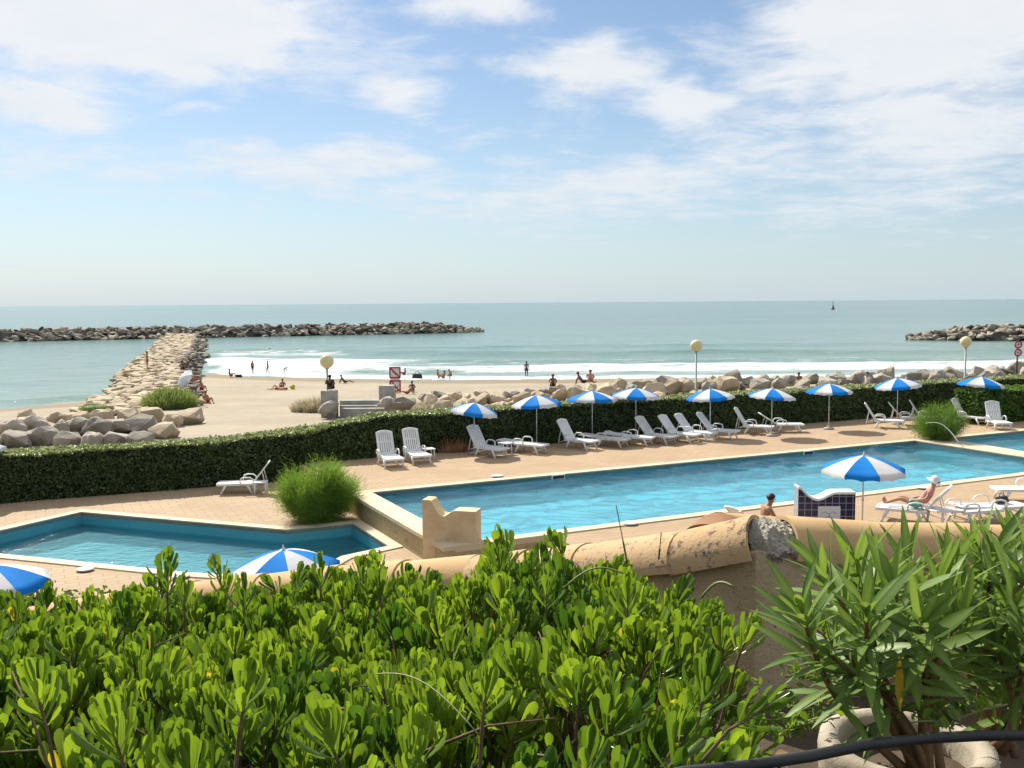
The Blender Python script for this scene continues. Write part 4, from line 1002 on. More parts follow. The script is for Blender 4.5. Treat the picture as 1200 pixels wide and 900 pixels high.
mb = MB(); mb.hexa([tuple(Vector((q.x, q.y, 2.2))-so_) for q in (c0+Vector((-.16, .1, 0)), c0+Vector((.1, -.08, 0)), c2+Vector((.1, -.08, 0)), c2+Vector((-.1, .2, 0)))],
                   [tuple(Vector((q.x, q.y, c0.z-.02))-so_) for q in (c0+Vector((-.16, .1, 0)), c0+Vector((.1, -.08, 0)), c2+Vector((.1, -.08, 0)), c2+Vector((-.1, .2, 0)))])
mb.build('wall_face', M['gwall'], sw)

# round pot and hose
pc = atY(1062, 872, 2.45); pr = .215
pot = empty('round_pot', (pc.x, pc.y, pc.z-.42), 0, 'round pale concrete pot rim around the oleander stems', 'planter')
mb = MB(); mb.lathe([(pr-.05, .10), (pr-.055, .40), (pr-.045, .425), (pr-.02, .43), (pr, .425), (pr+.004, .40), (pr-.02, .0), (pr-.07, .0)], 40); mb.build('pot_wall', mat('pot_concrete', (.44, .38, .29), (.34, .285, .21), .9, 9, bump=.6, bscale=60, bdist=.006), pot, True)
mb = MB(); mb.lathe([(.001, .36), (pr-.05, .35)], 30); mb.build('pot_soil', M['soil'], pot, True)
hs = MB(); hp_ = [atY(x, y, d) for x, y, d in [(700, 925, 1.62), (800, 905, 1.7), (880, 897, 1.72), (950, 886, 1.76), (1020, 872, 1.82), (1090, 865, 1.86), (1150, 862, 1.88), (1220, 862, 1.9), (1320, 870, 1.9)]]
hs.tube(hp_, .0105, 12); tag(hs.build('garden_hose', M['black'], None, True), 'black irrigation hose running across the bottom right in front of the pot', 'hose')

# ------------------------------------------------------------------ walls by the pool
def scooped(name, w, h, thick, prof, m, label, loc, rz, cap=None):
    root = empty(name, loc, rz, label, 'wall'); mb = MB(); n = len(prof)
    vs = [(x*w, -thick/2, 0) for x, z in prof]+[(x*w, -thick/2, z*h) for x, z in prof]+[(x*w, thick/2, 0) for x, z in prof]+[(x*w, thick/2, z*h) for x, z in prof]
    fs = []
    for i in range(n-1):
        fs += [(i, i+1, n+i+1, n+i), (2*n+i, 3*n+i, 3*n+i+1, 2*n+i+1), (n+i, n+i+1, 3*n+i+1, 3*n+i)]
    fs += [(0, n, 3*n, 2*n), (n-1, 3*n-1, 4*n-1, 2*n-1)][:1]+[(n-1, 3*n-1, 4*n-1, 2*n-1)]
    fs = [f for f in fs]
    mb.add(vs, fs); mb.build('wall_face', m, root)
    if cap:
        cb = MB(); vs = []
        for x, z in prof:
            for dy, dz in ((-thick/2-.02, 0.003), (-thick/2-.02, .06), (thick/2+.02, .06), (thick/2+.02, .003)): vs.append((x*w, dy, z*h+dz))
        fs = [(i*4+k, i*4+(k+1) % 4, (i+1)*4+(k+1) % 4, (i+1)*4+k) for i in range(n-1) for k in range(4)]+[(0, 1, 2, 3), tuple((n-1)*4+k for k in (3, 2, 1, 0))]
        cb.add(vs, fs); cb.build('wall_cap', cap, root)
    return root
def S_prof(z0, zlow, z1, flat0=.18, flat1=.7, n=24):
    pr = []
    for i in range(n+1):
        x = i/n
        if x < flat0: z = z0
        elif x < (flat0+flat1)/2:
            t = (x-flat0)/((flat1-flat0)/2); z = zlow+(z0-zlow)*(1-math.sin(t*PI/2))
        elif x < flat1:
            t = (x-(flat0+flat1)/2)/((flat1-flat0)/2); z = zlow+(z1-zlow)*(t*t*(3-2*t))
        else: z = z1
        pr.append((x, z))
    return pr
wa = at(499, 662, ZL); wb = at(561, 666, ZL); wl = (wb-wa).length; rz = math.atan2(wb.y-wa.y, wb.x-wa.x)
scooped('scooped_wall', wl, 1.66, .46, S_prof(1.0, .77, .86, .16, .62), M['stucco'], 'cream stucco wall with a scooped top at the corner between the two pools', (wa.x, wa.y+.12, ZL-.02), rz)
# navy tiled wall
M['navy'] = None
def tiles_mat():
    m, nt, out = new_mat('navy_tiles'); N = NT(nt); v = N.coord('Object', (1, 1, 1), (PI/2, 0, 0))
    br_ = N.n('ShaderNodeTexBrick'); br_.offset = 0; br_.inputs['Scale'].default_value = 1; br_.inputs['Brick Width'].default_value = .172; br_.inputs['Row Height'].default_value = .172
    br_.inputs['Mortar Size'].default_value = .008; br_.inputs['Color1'].default_value = (.010, .012, .055, 1); br_.inputs['Color2'].default_value = (.014, .018, .075, 1); br_.inputs['Mortar'].default_value = (.32, .32, .36, 1)
    N.l(v, br_.inputs['Vector']); b = N.n('ShaderNodeBsdfPrincipled'); b.inputs['Roughness'].default_value = .2
    N.l(br_.outputs['Color'], b.inputs['Base Color']); N.l(b.outputs[0], out.inputs[0]); return m
M['navy'] = tiles_mat()
ta = at(935, 621, 0); tb = at(1002, 621, 0); rz = math.atan2(tb.y-ta.y, tb.x-ta.x); tw = (tb-ta).length
tr_ = scooped('tiled_wall', tw, 1.06, .42, S_prof(1.0, .70, .86, .03, .66), M['navy'], 'low wall of navy blue tiles with a white scooped cap beside the near pool parasol', (ta.x, ta.y+.21, 0), rz, M['wcloth'])
mb = MB(); mb.box((tw*.545, -.214, .36), (.56, .012, .50)); pan = mb.build('picture_panel', M['white'], tr_); pan['label'] = 'square of white tiles with a pale blue bird drawing'
gm = mat('pale_blue_glaze', (.25, .38, .55), None, .3)
sq = MB()
for pts in ([(-.2, .42), (-.1, .47), (0, .40), (.1, .47), (.2, .42)], [(-.15, .30), (0, .36), (.14, .28)], [(0, .40), (.03, .28), (-.03, .2)], [(.08, .25), (.16, .2), (.2, .26)]):
    sq.tube([(tw*.545+x, -.222, z) for x, z in pts], .008, 4)
sq.build('drawing', gm, pan)

# ------------------------------------------------------------------ parasols
def make_parasol(order=0, R0=1.02, allwhite=False):
    root = empty('parasol'); PZ = 1.72
    mb = MB(); mb.tube([(0, 0, 0), (0, 0, 2.08)], .019, 10); mb.tube([(0, 0, .95), (0, 0, 1.0)], .03, 10); mb.build('pole', M['pole'], root, True)
    mb = MB(); mb.lathe([(.001, .002), (.22, .002), (.24, .03), (.21, .07), (.06, .09), (.04, .2), (.022, .22)], 20); mb.build('base', M['concrete'], root, True)
    cn = MB(); npn = 8; nr = 7; na = 6
    for p in range(npn):
        cn.cur = (p+order) % 2 if not allwhite else 0
        vs = []; 
        for i in range(nr+2):
            for j in range(na+1):
                f = j/na; a = 2*PI*(p+f)/npn; 
                if i <= nr:
                    t = i/nr; sag = math.sin(PI*f)
                    rr = R0*t*(math.cos(PI/npn)/math.cos(2*PI*(f-.5)/npn)*.6+.4)*(1-.035*sag*t); z = .36-.36*t**1.55-.03*sag*t
                else:
                    sag = math.sin(PI*f); rr = R0*(1-.035*sag)*(math.cos(PI/npn)/math.cos(2*PI*(f-.5)/npn)*.6+.4)+.004; z = -.03*sag-.085-.02*math.cos(2*PI*f*2)
                vs.append((rr*math.cos(a), rr*math.sin(a), z))
        w = na+1
        cn.add(vs, [(i*w+j, i*w+j+1, (i+1)*w+j+1, (i+1)*w+j) for i in range(nr+1) for j in range(na)])
    c = cn.build('canopy', [M['wcloth'], M['bcloth']], root, True); c.location = (0, 0, PZ)
    rb = MB()
    for p in range(npn):
        a = 2*PI*p/npn; rb.tube([(R0*t*math.cos(a), R0*t*math.sin(a), .36-.36*t**1.55-.018) for t in (.02, .25, .5, .75, 1)], .006, 4)
        rb.tube([(.02*math.cos(a), .02*math.sin(a), .0), (.5*R0*math.cos(a), .5*R0*math.sin(a), .36-.36*.5**1.55-.02)], .005, 4)
    r = rb.build('rib_frame', M['pole'], root); r.location = (0, 0, PZ)
    fb = MB(); fb.lathe([(.03, .35), (.03, .37), (.012, .39), (.016, .42), (.001, .44)], 10); f = fb.build('finial', M['white'], root, True); f.location = (0, 0, PZ)
    return root
pa = make_parasol(0)
nper = 0
def parasol(loc, rz, tilt, taz, label, sc=1.0, group='blue and white striped parasols'):
    global nper
    o = pa if nper == 0 else copy_tree(pa); nper += 1
    zs_ = random.uniform(.86, 1.0); o.location = loc; o.rotation_euler = (0, 0, rz); o.scale = (sc, sc, sc); tag(o, label, 'parasol', group)
    q = Matrix.Rotation(taz-rz, 3, 'Z') @ Matrix.Rotation(tilt, 3, 'X') @ Matrix.Rotation(-(taz-rz), 3, 'Z')
    for ch in o.children:
        if ch.name.split('.')[0] in ('canopy', 'rib_frame', 'finial'): ch.rotation_euler = q.to_euler()
        if ch.name.split('.')[0] in ('canopy', 'rib_frame'): ch.scale = (1, 1, zs_)
    return o
far_p = [(556, 532, .10, PI/2+.0, 'first far parasol from the left, tilted over a white lounger near the hedge', .4),
         (629, 523, .05, -PI/2, 'second far parasol from the left, standing over a flat lounger by the hedge', .1),
         (694, 517, .03, PI, 'third far parasol from the left, behind the two flattened loungers', .8),
         (745, 513, .04, PI/2, 'fourth far parasol from the left, half hidden by the lounger row at the hedge', .3),
         (832, 512, .06, -PI/2, 'fifth far parasol from the left, in front of the tall globe lamp', .55),
         (904, 511, .03, PI/2, 'sixth far parasol from the left, beside the lounger seen from its side', .25),
         (971, 503, .02, 0, 'seventh far parasol from the left, alone with no lounger beneath it', .6),
         (1051, 497, .07, -PI/2, 'eighth far parasol from the left, over the loungers by the far bush', .15)]
for i, (px, py, tl, ta_, lab, rr) in enumerate(far_p):
    tl += random.uniform(-.02, .05); p = at(px, py, 0); k = {0: .95, 2: 1.03, 3: 1.05, 7: 1.05}.get(i, 1.0); parasol(p, rr, tl, ta_, lab, k)
p = at(1148, 494, 0); parasol(p, .5, .08, PI/2, 'ninth far parasol, rightmost along the hedge, with a single blue panel showing', 1.03)
p = at(1010, 632, 0); parasol(p, -PI/2+.02, .02, 0, 'near parasol standing beside the navy tiled wall by the long pool', 1.0)
p = atY(333, 636, 17.9); parasol((p.x, p.y, p.z-2.19), -PI/2+.32, .05, -PI/2, 'nearest parasol in full view, poking up behind the shrub at the paddling pool', 1.0)
p = atY(-12, 654, 17.0); parasol((p.x, p.y, p.z-2.19), -PI/2+.1, .06, -PI/2, 'parasol cut by the left edge of the picture, behind the shrub', 1.0)
p = at(-30, 590, ZL); parasol(p, 1.18, .1, -PI/2, 'parasol mostly out of view at the left edge by the dark hedge', 1.0)

# ------------------------------------------------------------------ loungers
def make_lounger(ang, m):
    root = empty('sun_lounger')
    mb = MB()
    for k in range(7): mb.box((.36, -.255+.085*k, .355), (1.16, .066, .022))
    mb.box((-.20, 0, .345), (.05, .60, .05)); mb.box((.36, 0, .338), (.05, .58, .012)); mb.build('seat', m, root)
    mb = MB()
    for s in (-1, 1): mb.box((.37, s*.315, .335), (1.24, .05, .075))
    mb.box((.985, 0, .335), (.05, .58, .07)); mb.build('frame', m, root, bevel=.008)
    for sx, bx, tx in ((.78, .86, .70), (-.10, -.18, -.02)):
        for s in (-1, 1):
            mb = MB(); mb.tube([(tx, s*.315, .31), (sx, s*.33, .16), (bx, s*.335, .0)], [.05, .036, .032], 8); mb.build('leg', m, root, True)
    mb = MB(); mb.tube([(.80, -.31, .17), (.80, .31, .17)], .018, 6); mb.tube([(-.13, -.31, .17), (-.13, .31, .17)], .018, 6); mb.build('stretcher', m, root)
    for s in (-1, 1):
        mb = MB(); pts = [(-.24, s*.355, .40), (-.22, s*.36, .50), (-.14, s*.36, .565), (.05, s*.36, .575), (.17, s*.36, .54), (.215, s*.355, .45), (.20, s*.345, .36)]
        mb.tube(pts, .032, 8, .7); mb.build('armrest', m, root, True)
    mb = MB(); L = .86
    for k in range(7): mb.box((-L/2, -.235+.078*k, 0), (L-.06, .056, .02))
    for s in (-1, 1): mb.box((-L/2+.01, s*.285, 0), (L, .045, .05))
    n = 8; 
    mb.tube([(-L+.05-.06*math.sin(PI*i/n), -.285+.57*i/n, 0) for i in range(n+1)], .042, 8, .6); mb.box((-.03, 0, -.004), (.06, .56, .04)); mb.box((-L*.55, 0, -.014), (.05, .55, .012))
    b = mb.build('backrest', m, root); b.location = (-.20, 0, .37); b.rotation_euler = (0, R_(ang), 0)
    if ang < 12:
        for s in (-1, 1):
            mb = MB(); mb.tube([(-.82, s*.27, .36), (-.86, s*.29, 0)], [.035, .028], 8); mb.build('leg', m, root, True)
    else:
        mb = MB(); a = R_(ang); q = Vector((-.20-.5*math.cos(a), 0, .37+.5*math.sin(a)))
        for s in (-1, 1): mb.tube([(q.x, s*.25, q.z), (-.20-.62*math.cos(a)-.05, s*.27, .18 if ang < 50 else .2), (-.30, s*.29, .30)], .016, 6)
        mb.build('back_brace', m, root)
    return root
LP = {}
def lounger(px, py, z, rz, ang, label, old=False, shift=None):
    key = (ang, old)
    if key not in LP: LP[key] = make_lounger(ang, M['white_old'] if old else M['white']); o = LP[key]
    else: o = copy_tree(LP[key])
    p = at(px, py, z) if shift is None else Vector(shift); o.location = (p.x, p.y, z); o.rotation_euler = (0, 0, R_(rz))
    tag(o, label, 'sun lounger', 'white plastic sun loungers'); return o
lounger(291, 577, ZL, 187, 52, 'lone white lounger facing left beside a side table on the lower terrace')
lounger(455, 545, 0, -68, 66, 'left one of two upright white loungers at the left end of the long pool')
lounger(486, 541, 0, -66, 66, 'right one of two upright white loungers, with a side table behind its arm')
lounger(568, 534, 0, -42, 58, 'reclined white lounger under the tilted first far parasol')
lounger(613, 530, 0, -32, 4, 'flattened white lounger just left of the second far parasol pole')
lounger(673, 525, 0, -40, 58, 'upright white lounger left of the third far parasol pole')
lounger(709, 523, 0, -30, 4, 'flattened greyer lounger right of the third far parasol pole', True)
lounger(738, 521, 0, -27, 4, 'flattened white lounger left of the fourth far parasol pole')
lounger(766, 519, 0, -42, 50, 'reclined greyish lounger right of the fourth far parasol, first of a row of four', True)
lounger(793, 517, 0, -42, 50, 'reclined white lounger second in the row of four right of the fourth parasol')
lounger(812, 515, 0, -40, 50, 'reclined white lounger third in the row of four, behind the fifth parasol')
lounger(838, 513, 0, -32, 50, 'reclined white lounger last in the row of four, right under the fifth parasol')
lounger(879, 508, 0, -24, 58, 'upright white lounger between the fifth and the sixth far parasol')
lounger(914, 506, 0, -2, 33, 'white lounger seen from the side with half lowered back by the sixth parasol')
lounger(1031, 501, 0, -22, 58, 'upright white lounger left of the eighth far parasol pole')
lounger(1061, 498, 0, -18, 50, 'greyish reclined lounger under the eighth parasol', True)
lounger(1083, 497, 0, -18, 58, 'white lounger whose back shows just left of the far feathery bush')
lounger(1133, 496, 0, -60, 58, 'white lounger partly hidden by the right side of the far feathery bush')
lounger(1167, 502, 0, -95, 66, 'upright white lounger facing the pool in front of the broad leaved hedge')
wl_ = lounger(1075, 612, 0, 152, 48, 'white lounger on which a woman in a white hat lies')
lounger(1128, 613, 0, 15, 4, 'flattened white lounger right behind the woman in the white hat')
lounger(1160, 608, 0, 12, 4, 'flattened white lounger carrying a dark bag near the right edge')
lounger(1206, 586, 0, 178, 4, 'flattened white lounger cut by the right edge beside the pool')
ml_ = lounger(890, 640, 0, 24, 46, 'white lounger with rounded back on which a bare shouldered man sits')
def side_table(px, py, z, label, rz=0):
    p = at(px, py, z); root = empty('side_table', p, rz, label, 'side table', 'small white side tables'); mb = MB(); mb.box((0, 0, .42), (.44, .44, .035)); mb.build('tabletop', M['white'], root, bevel=.01)
    for sx in (-1, 1):
        for sy in (-1, 1):
            mb = MB(); mb.tube([(sx*.17, sy*.17, .40), (sx*.19, sy*.19, 0)], [.03, .022], 8); mb.build('leg', M['white'], root, True)
side_table(306, 579, ZL, 'small white side table next to the lone lounger on the lower terrace', .1)
side_table(502, 539, 0, 'small white side table behind the arm of the right upright lounger', .4)
side_table(592, 532, 0, 'small white side table between the first and second far parasols', .5)

# ------------------------------------------------------------------ people
def body_mesh(name, verts, edges, radii):
    me = bpy.data.meshes.new(name); me.from_pydata(verts, edges, []); o = link(name, me)
    sk = o.modifiers.new('skin', 'SKIN'); sk.use_smooth_shade = True
    sd_ = me.skin_vertices[0].data
    for i, r in enumerate(radii): sd_[i].radius = r if hasattr(r, '__len__') else (r, r)
    sd_[0].use_root = True
    o.modifiers.new('sub', 'SUBSURF').levels = 1; o.modifiers[-1].render_levels = 1
    dg = bpy.context.evaluated_depsgraph_get(); me2 = bpy.data.meshes.new_from_object(o.evaluated_get(dg))
    bpy.data.objects.remove(o); bpy.data.meshes.remove(me); return me2
JN = ['pelvis', 'waist', 'chest', 'neck', 'headc', 'headt', 'shL', 'elL', 'wrL', 'hdL', 'shR', 'elR', 'wrR', 'hdR', 'hipL', 'knL', 'anL', 'toL', 'hipR', 'knR', 'anR', 'toR']
JE = [(0, 1), (1, 2), (2, 3), (3, 4), (4, 5), (2, 6), (6, 7), (7, 8), (8, 9), (2, 10), (10, 11), (11, 12), (12, 13), (0, 14), (14, 15), (15, 16), (16, 17), (0, 18), (18, 19), (19, 20), (20, 21)]
JR = [.125, .115, .135, .055, .088, .065, .06, .042, .028, .03, .06, .042, .028, .03, .085, .058, .038, .032, .085, .058, .038, .032]
def P_(pelvis, waist, chest, neck, hc, ht, shL, elL, wrL, hipL, knL, anL, toL, shR=None, elR=None, wrR=None, hipR=None, knR=None, anR=None, toR=None):
    mir = lambda q: (q[0], -q[1], q[2])
    shR = shR or mir(shL); elR = elR or mir(elL); wrR = wrR or mir(wrL); hipR = hipR or mir(hipL); knR = knR or mir(knL); anR = anR or mir(anL); toR = toR or mir(toL)
    def hd(e, w): e = Vector(e); w = Vector(w); return tuple(w+(w-e).normalized()*.09)
    return [pelvis, waist, chest, neck, hc, ht, shL, elL, wrL, hd(elL, wrL), shR, elR, wrR, hd(elR, wrR), hipL, knL, anL, toL, hipR, knR, anR, toR]
POSE = {
 'stand': P_((0, 0, .95), (0, 0, 1.12), (0, 0, 1.32), (.01, 0, 1.49), (.03, 0, 1.60), (.02, 0, 1.71), (0, .18, 1.42), (-.02, .24, 1.13), (.06, .25, .89), (0, .09, .90), (.03, .10, .50), (-.01, .10, .08), (.14, .12, .035)),
 'walk': P_((0, 0, .94), (0, 0, 1.11), (.01, 0, 1.31), (.03, 0, 1.48), (.05, 0, 1.59), (.05, 0, 1.70), (0, .18, 1.41), (-.10, .24, 1.14), (-.05, .25, .90), (0, .09, .89), (.18, .10, .52), (.16, .10, .09), (.30, .11, .04), knR=(.05, -.10, .49), anR=(-.22, -.10, .12), toR=(-.10, -.12, .035), elR=(.10, -.24, 1.14), wrR=(.26, -.22, .98)),
 'sit': P_((0, 0, .14), (-.05, 0, .28), (-.10, 0, .47), (-.10, 0, .65), (-.06, 0, .76), (-.07, 0, .87), (-.11, .18, .57), (-.02, .27, .35), (.22, .17, .37), (.02, .10, .13), (.40, .13, .45), (.58, .12, .08), (.73, .14, .035)),
 'lean': P_((0, 0, .12), (-.10, 0, .24), (-.23, 0, .40), (-.31, 0, .56), (-.31, 0, .68), (-.33, 0, .79), (-.27, .18, .49), (-.42, .24, .26), (-.46, .24, .05), (.03, .10, .12), (.44, .12, .24), (.84, .11, .07), (.92, .12, .18)),
 'lie': P_((0, 0, .13), (-.17, 0, .13), (-.38, 0, .14), (-.55, 0, .14), (-.67, 0, .15), (-.78, 0, .15), (-.47, .18, .12), (-.30, .30, .07), (-.08, .27, .06), (.04, .10, .12), (.44, .12, .13), (.84, .11, .08), (.93, .13, .14), knR=(.36, -.12, .42), anR=(.58, -.12, .07), toR=(.73, -.13, .035)),
 'crouch': P_((0, 0, .34), (.03, 0, .48), (.10, 0, .64), (.17, 0, .79), (.24, 0, .87), (.27, 0, .97), (.10, .18, .73), (.24, .22, .50), (.40, .18, .35), (.03, .10, .34), (.36, .15, .44), (.10, .13, .08), (.25, .14, .035)),
 'bend': P_((0, 0, .90), (.10, 0, 1.03), (.27, 0, 1.14), (.42, 0, 1.16), (.52, 0, 1.15), (.61, 0, 1.11), (.33, .18, 1.10), (.40, .20, .82), (.46, .18, .58), (-.02, .09, .87), (.02, .10, .48), (-.03, .10, .08), (.12, .12, .035)),
 # seated on a lounger with a 48 degree back (origin = lounger origin, x toward the foot)
 'recline': P_((-.02, 0, .50), (-.16, 0, .63), (-.28, 0, .80), (-.37, 0, .96), (-.38, 0, 1.08), (-.41, 0, 1.19), (-.33, .17, .90), (-.22, .28, .68), (.05, .22, .62), (.03, .10, .48), (.42, .12, .62), (.80, .10, .46), (.86, .11, .60)),
 'perch': P_((.10, 0, .50), (.12, 0, .64), (.17, 0, .84), (.23, 0, 1.01), (.29, 0, 1.11), (.30, 0, 1.22), (.15, .19, .94), (.28, .27, .70), (.47, .18, .60), (.14, .10, .48), (.55, .14, .58), (.90, .12, .44), (1.02, .13, .42)),
}
BODY = {}; SHORT = {}; TOPS = {}
for k, js in POSE.items():
    me = body_mesh('person', js, JE, JR)
    bm = bmesh.new(); bm.from_mesh(me)
    # ears, nose and fingers
    hc = Vector(js[4]); ht = Vector(js[5]); up = (ht-hc).normalized(); side = Vector((0, 1, 0)); fw = side.cross(up)
    if fw.x < 0 and abs(up.x) < .9: fw = -fw
    if k == 'lie': fw = Vector((0, 0, 1))
    for sgn in (-1, 1):
        r = bmesh.ops.create_icosphere(bm, subdivisions=1, radius=.022, matrix=Matrix.Translation(hc+up*.02+side*sgn*.088))
    bmesh.ops.create_icosphere(bm, subdivisions=1, radius=.018, matrix=Matrix.Translation(hc+up*.01+fw*.095))
    me.clear_geometry() if hasattr(me, 'clear_geometry') else None
    bm.to_mesh(me); bm.free()
    fb = MB()
    for (w, h) in ((8, 9), (12, 13)):
        w = Vector(js[w]); h = Vector(js[h]); d = (h-w).normalized(); sdv = d.cross(Vector((0, 0, 1))); sdv = sdv.normalized() if sdv.length > .1 else Vector((1, 0, 0))
        for f_, (o_, l_) in enumerate(((-.024, .07), (-.008, .08), (.009, .075), (.025, .06))):
            b0 = h+sdv*o_-d*.01; fb.tube([b0, b0+d*l_*.5, b0+d*l_*.85+Vector((0, 0, -.015))], [.0095, .0085, .006], 5)
        b0 = w+d*.04+sdv*.03; fb.tube([b0, b0+sdv*.025+d*.025, b0+sdv*.03+d*.05], [.011, .0095, .007], 5)
    bm = bmesh.new(); bm.from_mesh(me); t_ = bpy.data.meshes.new('t'); t_.from_pydata(fb.v, [], fb.f); bm.from_mesh(t_); bm.to_mesh(me); bm.free(); bpy.data.meshes.remove(t_)
    me.polygons.foreach_set('use_smooth', [True]*len(me.polygons)); BODY[k] = me
    mid = lambda a, b, t: tuple(Vector(a).lerp(Vector(b), t))
    vs = [js[0], mid(js[0], js[1], .7), js[14], mid(js[14], js[15], .55), js[18], mid(js[18], js[19], .55)]
    SHORT[k] = body_mesh('shorts', vs, [(0, 1), (0, 2), (2, 3), (0, 4), (4, 5)], [.148, .135, .105, .098, .105, .098])
    vs = [mid(js[0], js[1], .4), js[1], js[2], mid(js[2], js[3], .45), js[6], mid(js[6], js[7], .55), js[10], mid(js[10], js[11], .55)]
    TOPS[k] = body_mesh('shirt', vs, [(0, 1), (1, 2), (2, 3), (2, 4), (4, 5), (2, 6), (6, 7)], [.14, .135, .155, .085, .078, .07, .078, .07])
def person(pose, loc, rz, skin, suit, label, hair=0, shirt=None, sc=1.0, hat=False, group=None):
    me = BODY[pose].copy(); me.materials.clear(); me.materials.append(SK[skin])
    o = link('person', me); o.location = loc; o.rotation_euler = (0, 0, R_(rz)); o.scale = (sc, sc, sc); tag(o, label, 'person', group)
    s = SHORT[pose].copy(); s.materials.clear(); s.materials.append(CL[suit]); link('swimwear', s, o)
    if shirt: s = TOPS[pose].copy(); s.materials.clear(); s.materials.append(CL[shirt]); link('shirt', s, o)
    js = POSE[pose]; hc = Vector(js[4]); ht = Vector(js[5]); up = (ht-hc).normalized(); fw = Vector((0, 1, 0)).cross(up)
    if pose == 'lie': fw = Vector((0, 0, 1))
    hb = MB(); c = hc+up*.045-fw*.018; hb.sphere((0, 0, 0), .105, 16, 10)
    q = up.to_track_quat('Z', 'Y'); hb.v = [tuple(q @ Vector(v)*(1 if Vector(v).z > -.02 else .75)+c-(fw*.02 if Vector(v).z < 0 else Vector((0, 0, 0)))) for v in hb.v]
    hb.build('hair', HAIR[hair], o, True)
    if hat:
        mb = MB(); mb.lathe([(.21, -.035), (.17, -.005), (.118, .01), (.115, .07), (.09, .115), (.001, .13)], 20); hq = (up-fw*.25).normalized().to_track_quat('Z', 'Y')
        mb.v = [tuple(hq @ Vector(v)+hc+up*.05) for v in mb.v]; mb.build('sun_hat', CL['white'], o, True)
    return o
def ground(px, py, z0=-1.0):
    z = z0
    for _ in range(25):
        p = at(px, py, z); z = max(-2.0, beach_z(p.x, p.y))
    return Vector((p.x, p.y, z))
def bp(pose, px, py, rz, skin, suit, label, **kw):
    person(pose, ground(px, py), rz, skin, suit, label, **kw)
wz = -2.0
p = at(173, 434, -.12); person('stand', p, 200, 0, 'red', 'standing bather in red trunks on top of the jetty')
p = at(214, 434, -.1); person('sit', p, -60, 1, 'black', 'dark seated figure on the jetty stones near its right edge')
p = at(224, 446, -.75); person('lie', p, 10, 0, 'red', 'sunbather lying at the sand edge of the jetty, furthest up the beach')
p = at(221, 449, -.6); person('sit', p, -20, 0, 'red', 'sunbather sitting against the jetty stones above the white parasol')
bp('sit', 236, 458, -40, 0, 'red', 'sunbather in red sitting to the right of the tilted white parasol', hair=0)
bp('sit', 231, 468, -10, 1, 'grey', 'person in a grey shirt sitting just below the tilted white parasol', shirt='grey')
bp('sit', 242, 473, -35, 0, 'red', 'bare backed person sitting nearest the large grass tuft')
bp('stand', 296, 438, -30, 1, 'black', 'left one of two dark figures standing at the water edge', sc=.85)
bp('walk', 314, 438, 180, 1, 'blue', 'right one of two dark figures standing at the water edge', sc=.85)
bp('bend', 333, 438, 0, 1, 'black', 'child bending down at the water edge', sc=.6)
bp('sit', 270, 442, 20, 0, 'red', 'lone seated bather in red up the beach below the water edge')
bp('sit', 331, 456, -90, 0, 'red', 'seated sunbather beside a small yellow ball', hair=1)
bp('lie', 326, 457, 175, 2, 'red', 'sunbather lying beside the seated one with the yellow ball')
bp('lean', 404, 449, 0, 1, 'black', 'dark figure leaning back on the sand right of the globe lamp')
bp('sit', 474, 440, 200, 1, 'black', 'dark figure sitting at the surf just right of the red square signs', sc=.9)
bp('sit', 514, 443, 30, 0, 'black', 'left of three bathers sitting together at the surf', hair=1)
bp('sit', 520, 444, 160, 0, 'grey', 'middle of three bathers sitting together at the surf')
bp('crouch', 529, 444, 190, 0, 'black', 'right of three bathers together at the surf, crouching')
p = ground(478, 462); person('lean', p, 175, 0, 'red', 'sunbather in red leaning back by the boulder under the square signs')
person('sit', ground(483, 459), -80, 1, 'black', 'dark haired person sitting behind the sunbather in red by the boulders')
p = at(617, 443, -2.25); person('stand', p, 90, 1, 'black', 'lone bather standing in the white surf in the middle', sc=1.04)
p = atY(648, 452, 66.5); person('sit', (p.x, p.y, p.z-.1), -90, 1, 'black', 'dark figure sitting on the left part of the rock bank')
p = atY(692, 448.5, 66.8); person('sit', (p.x, p.y, p.z), -90, 0, 'pink', 'person in pink sitting on the rock bank behind the third parasol', shirt='pink')
p = atY(683, 449.5, 66.8); person('lean', (p.x, p.y, p.z), 0, 1, 'black', 'dark figure reclining on the rock bank left of the person in pink')
p = atY(936, 449, 70); person('stand', (p.x, p.y, p.z-.95), 90, 1, 'red', 'standing person seen waist up beyond the rock bank right of the sixth parasol')
p = atY(1016, 455, 58.2); person('stand', (p.x, p.y, p.z-.75), 200, 2, 'white', 'person in a white shirt behind the hedge between the seventh and eighth parasols', shirt='white')
p = atY(387, 457, 57.2); person('sit', (p.x, p.y, p.z), 90, 1, 'black', 'person in a black and white top sitting on the block behind the globe lamp', shirt='black')
bw = wl_.location; person('recline', bw, 152, 2, 'green', 'woman in a white sun hat and turquoise shorts lying on a lounger', hair=1, shirt='pink', hat=True)
bw = ml_.location; person('perch', bw, 10, 0, 'blue', 'bare shouldered dark haired man sitting up on a lounger by the long pool')
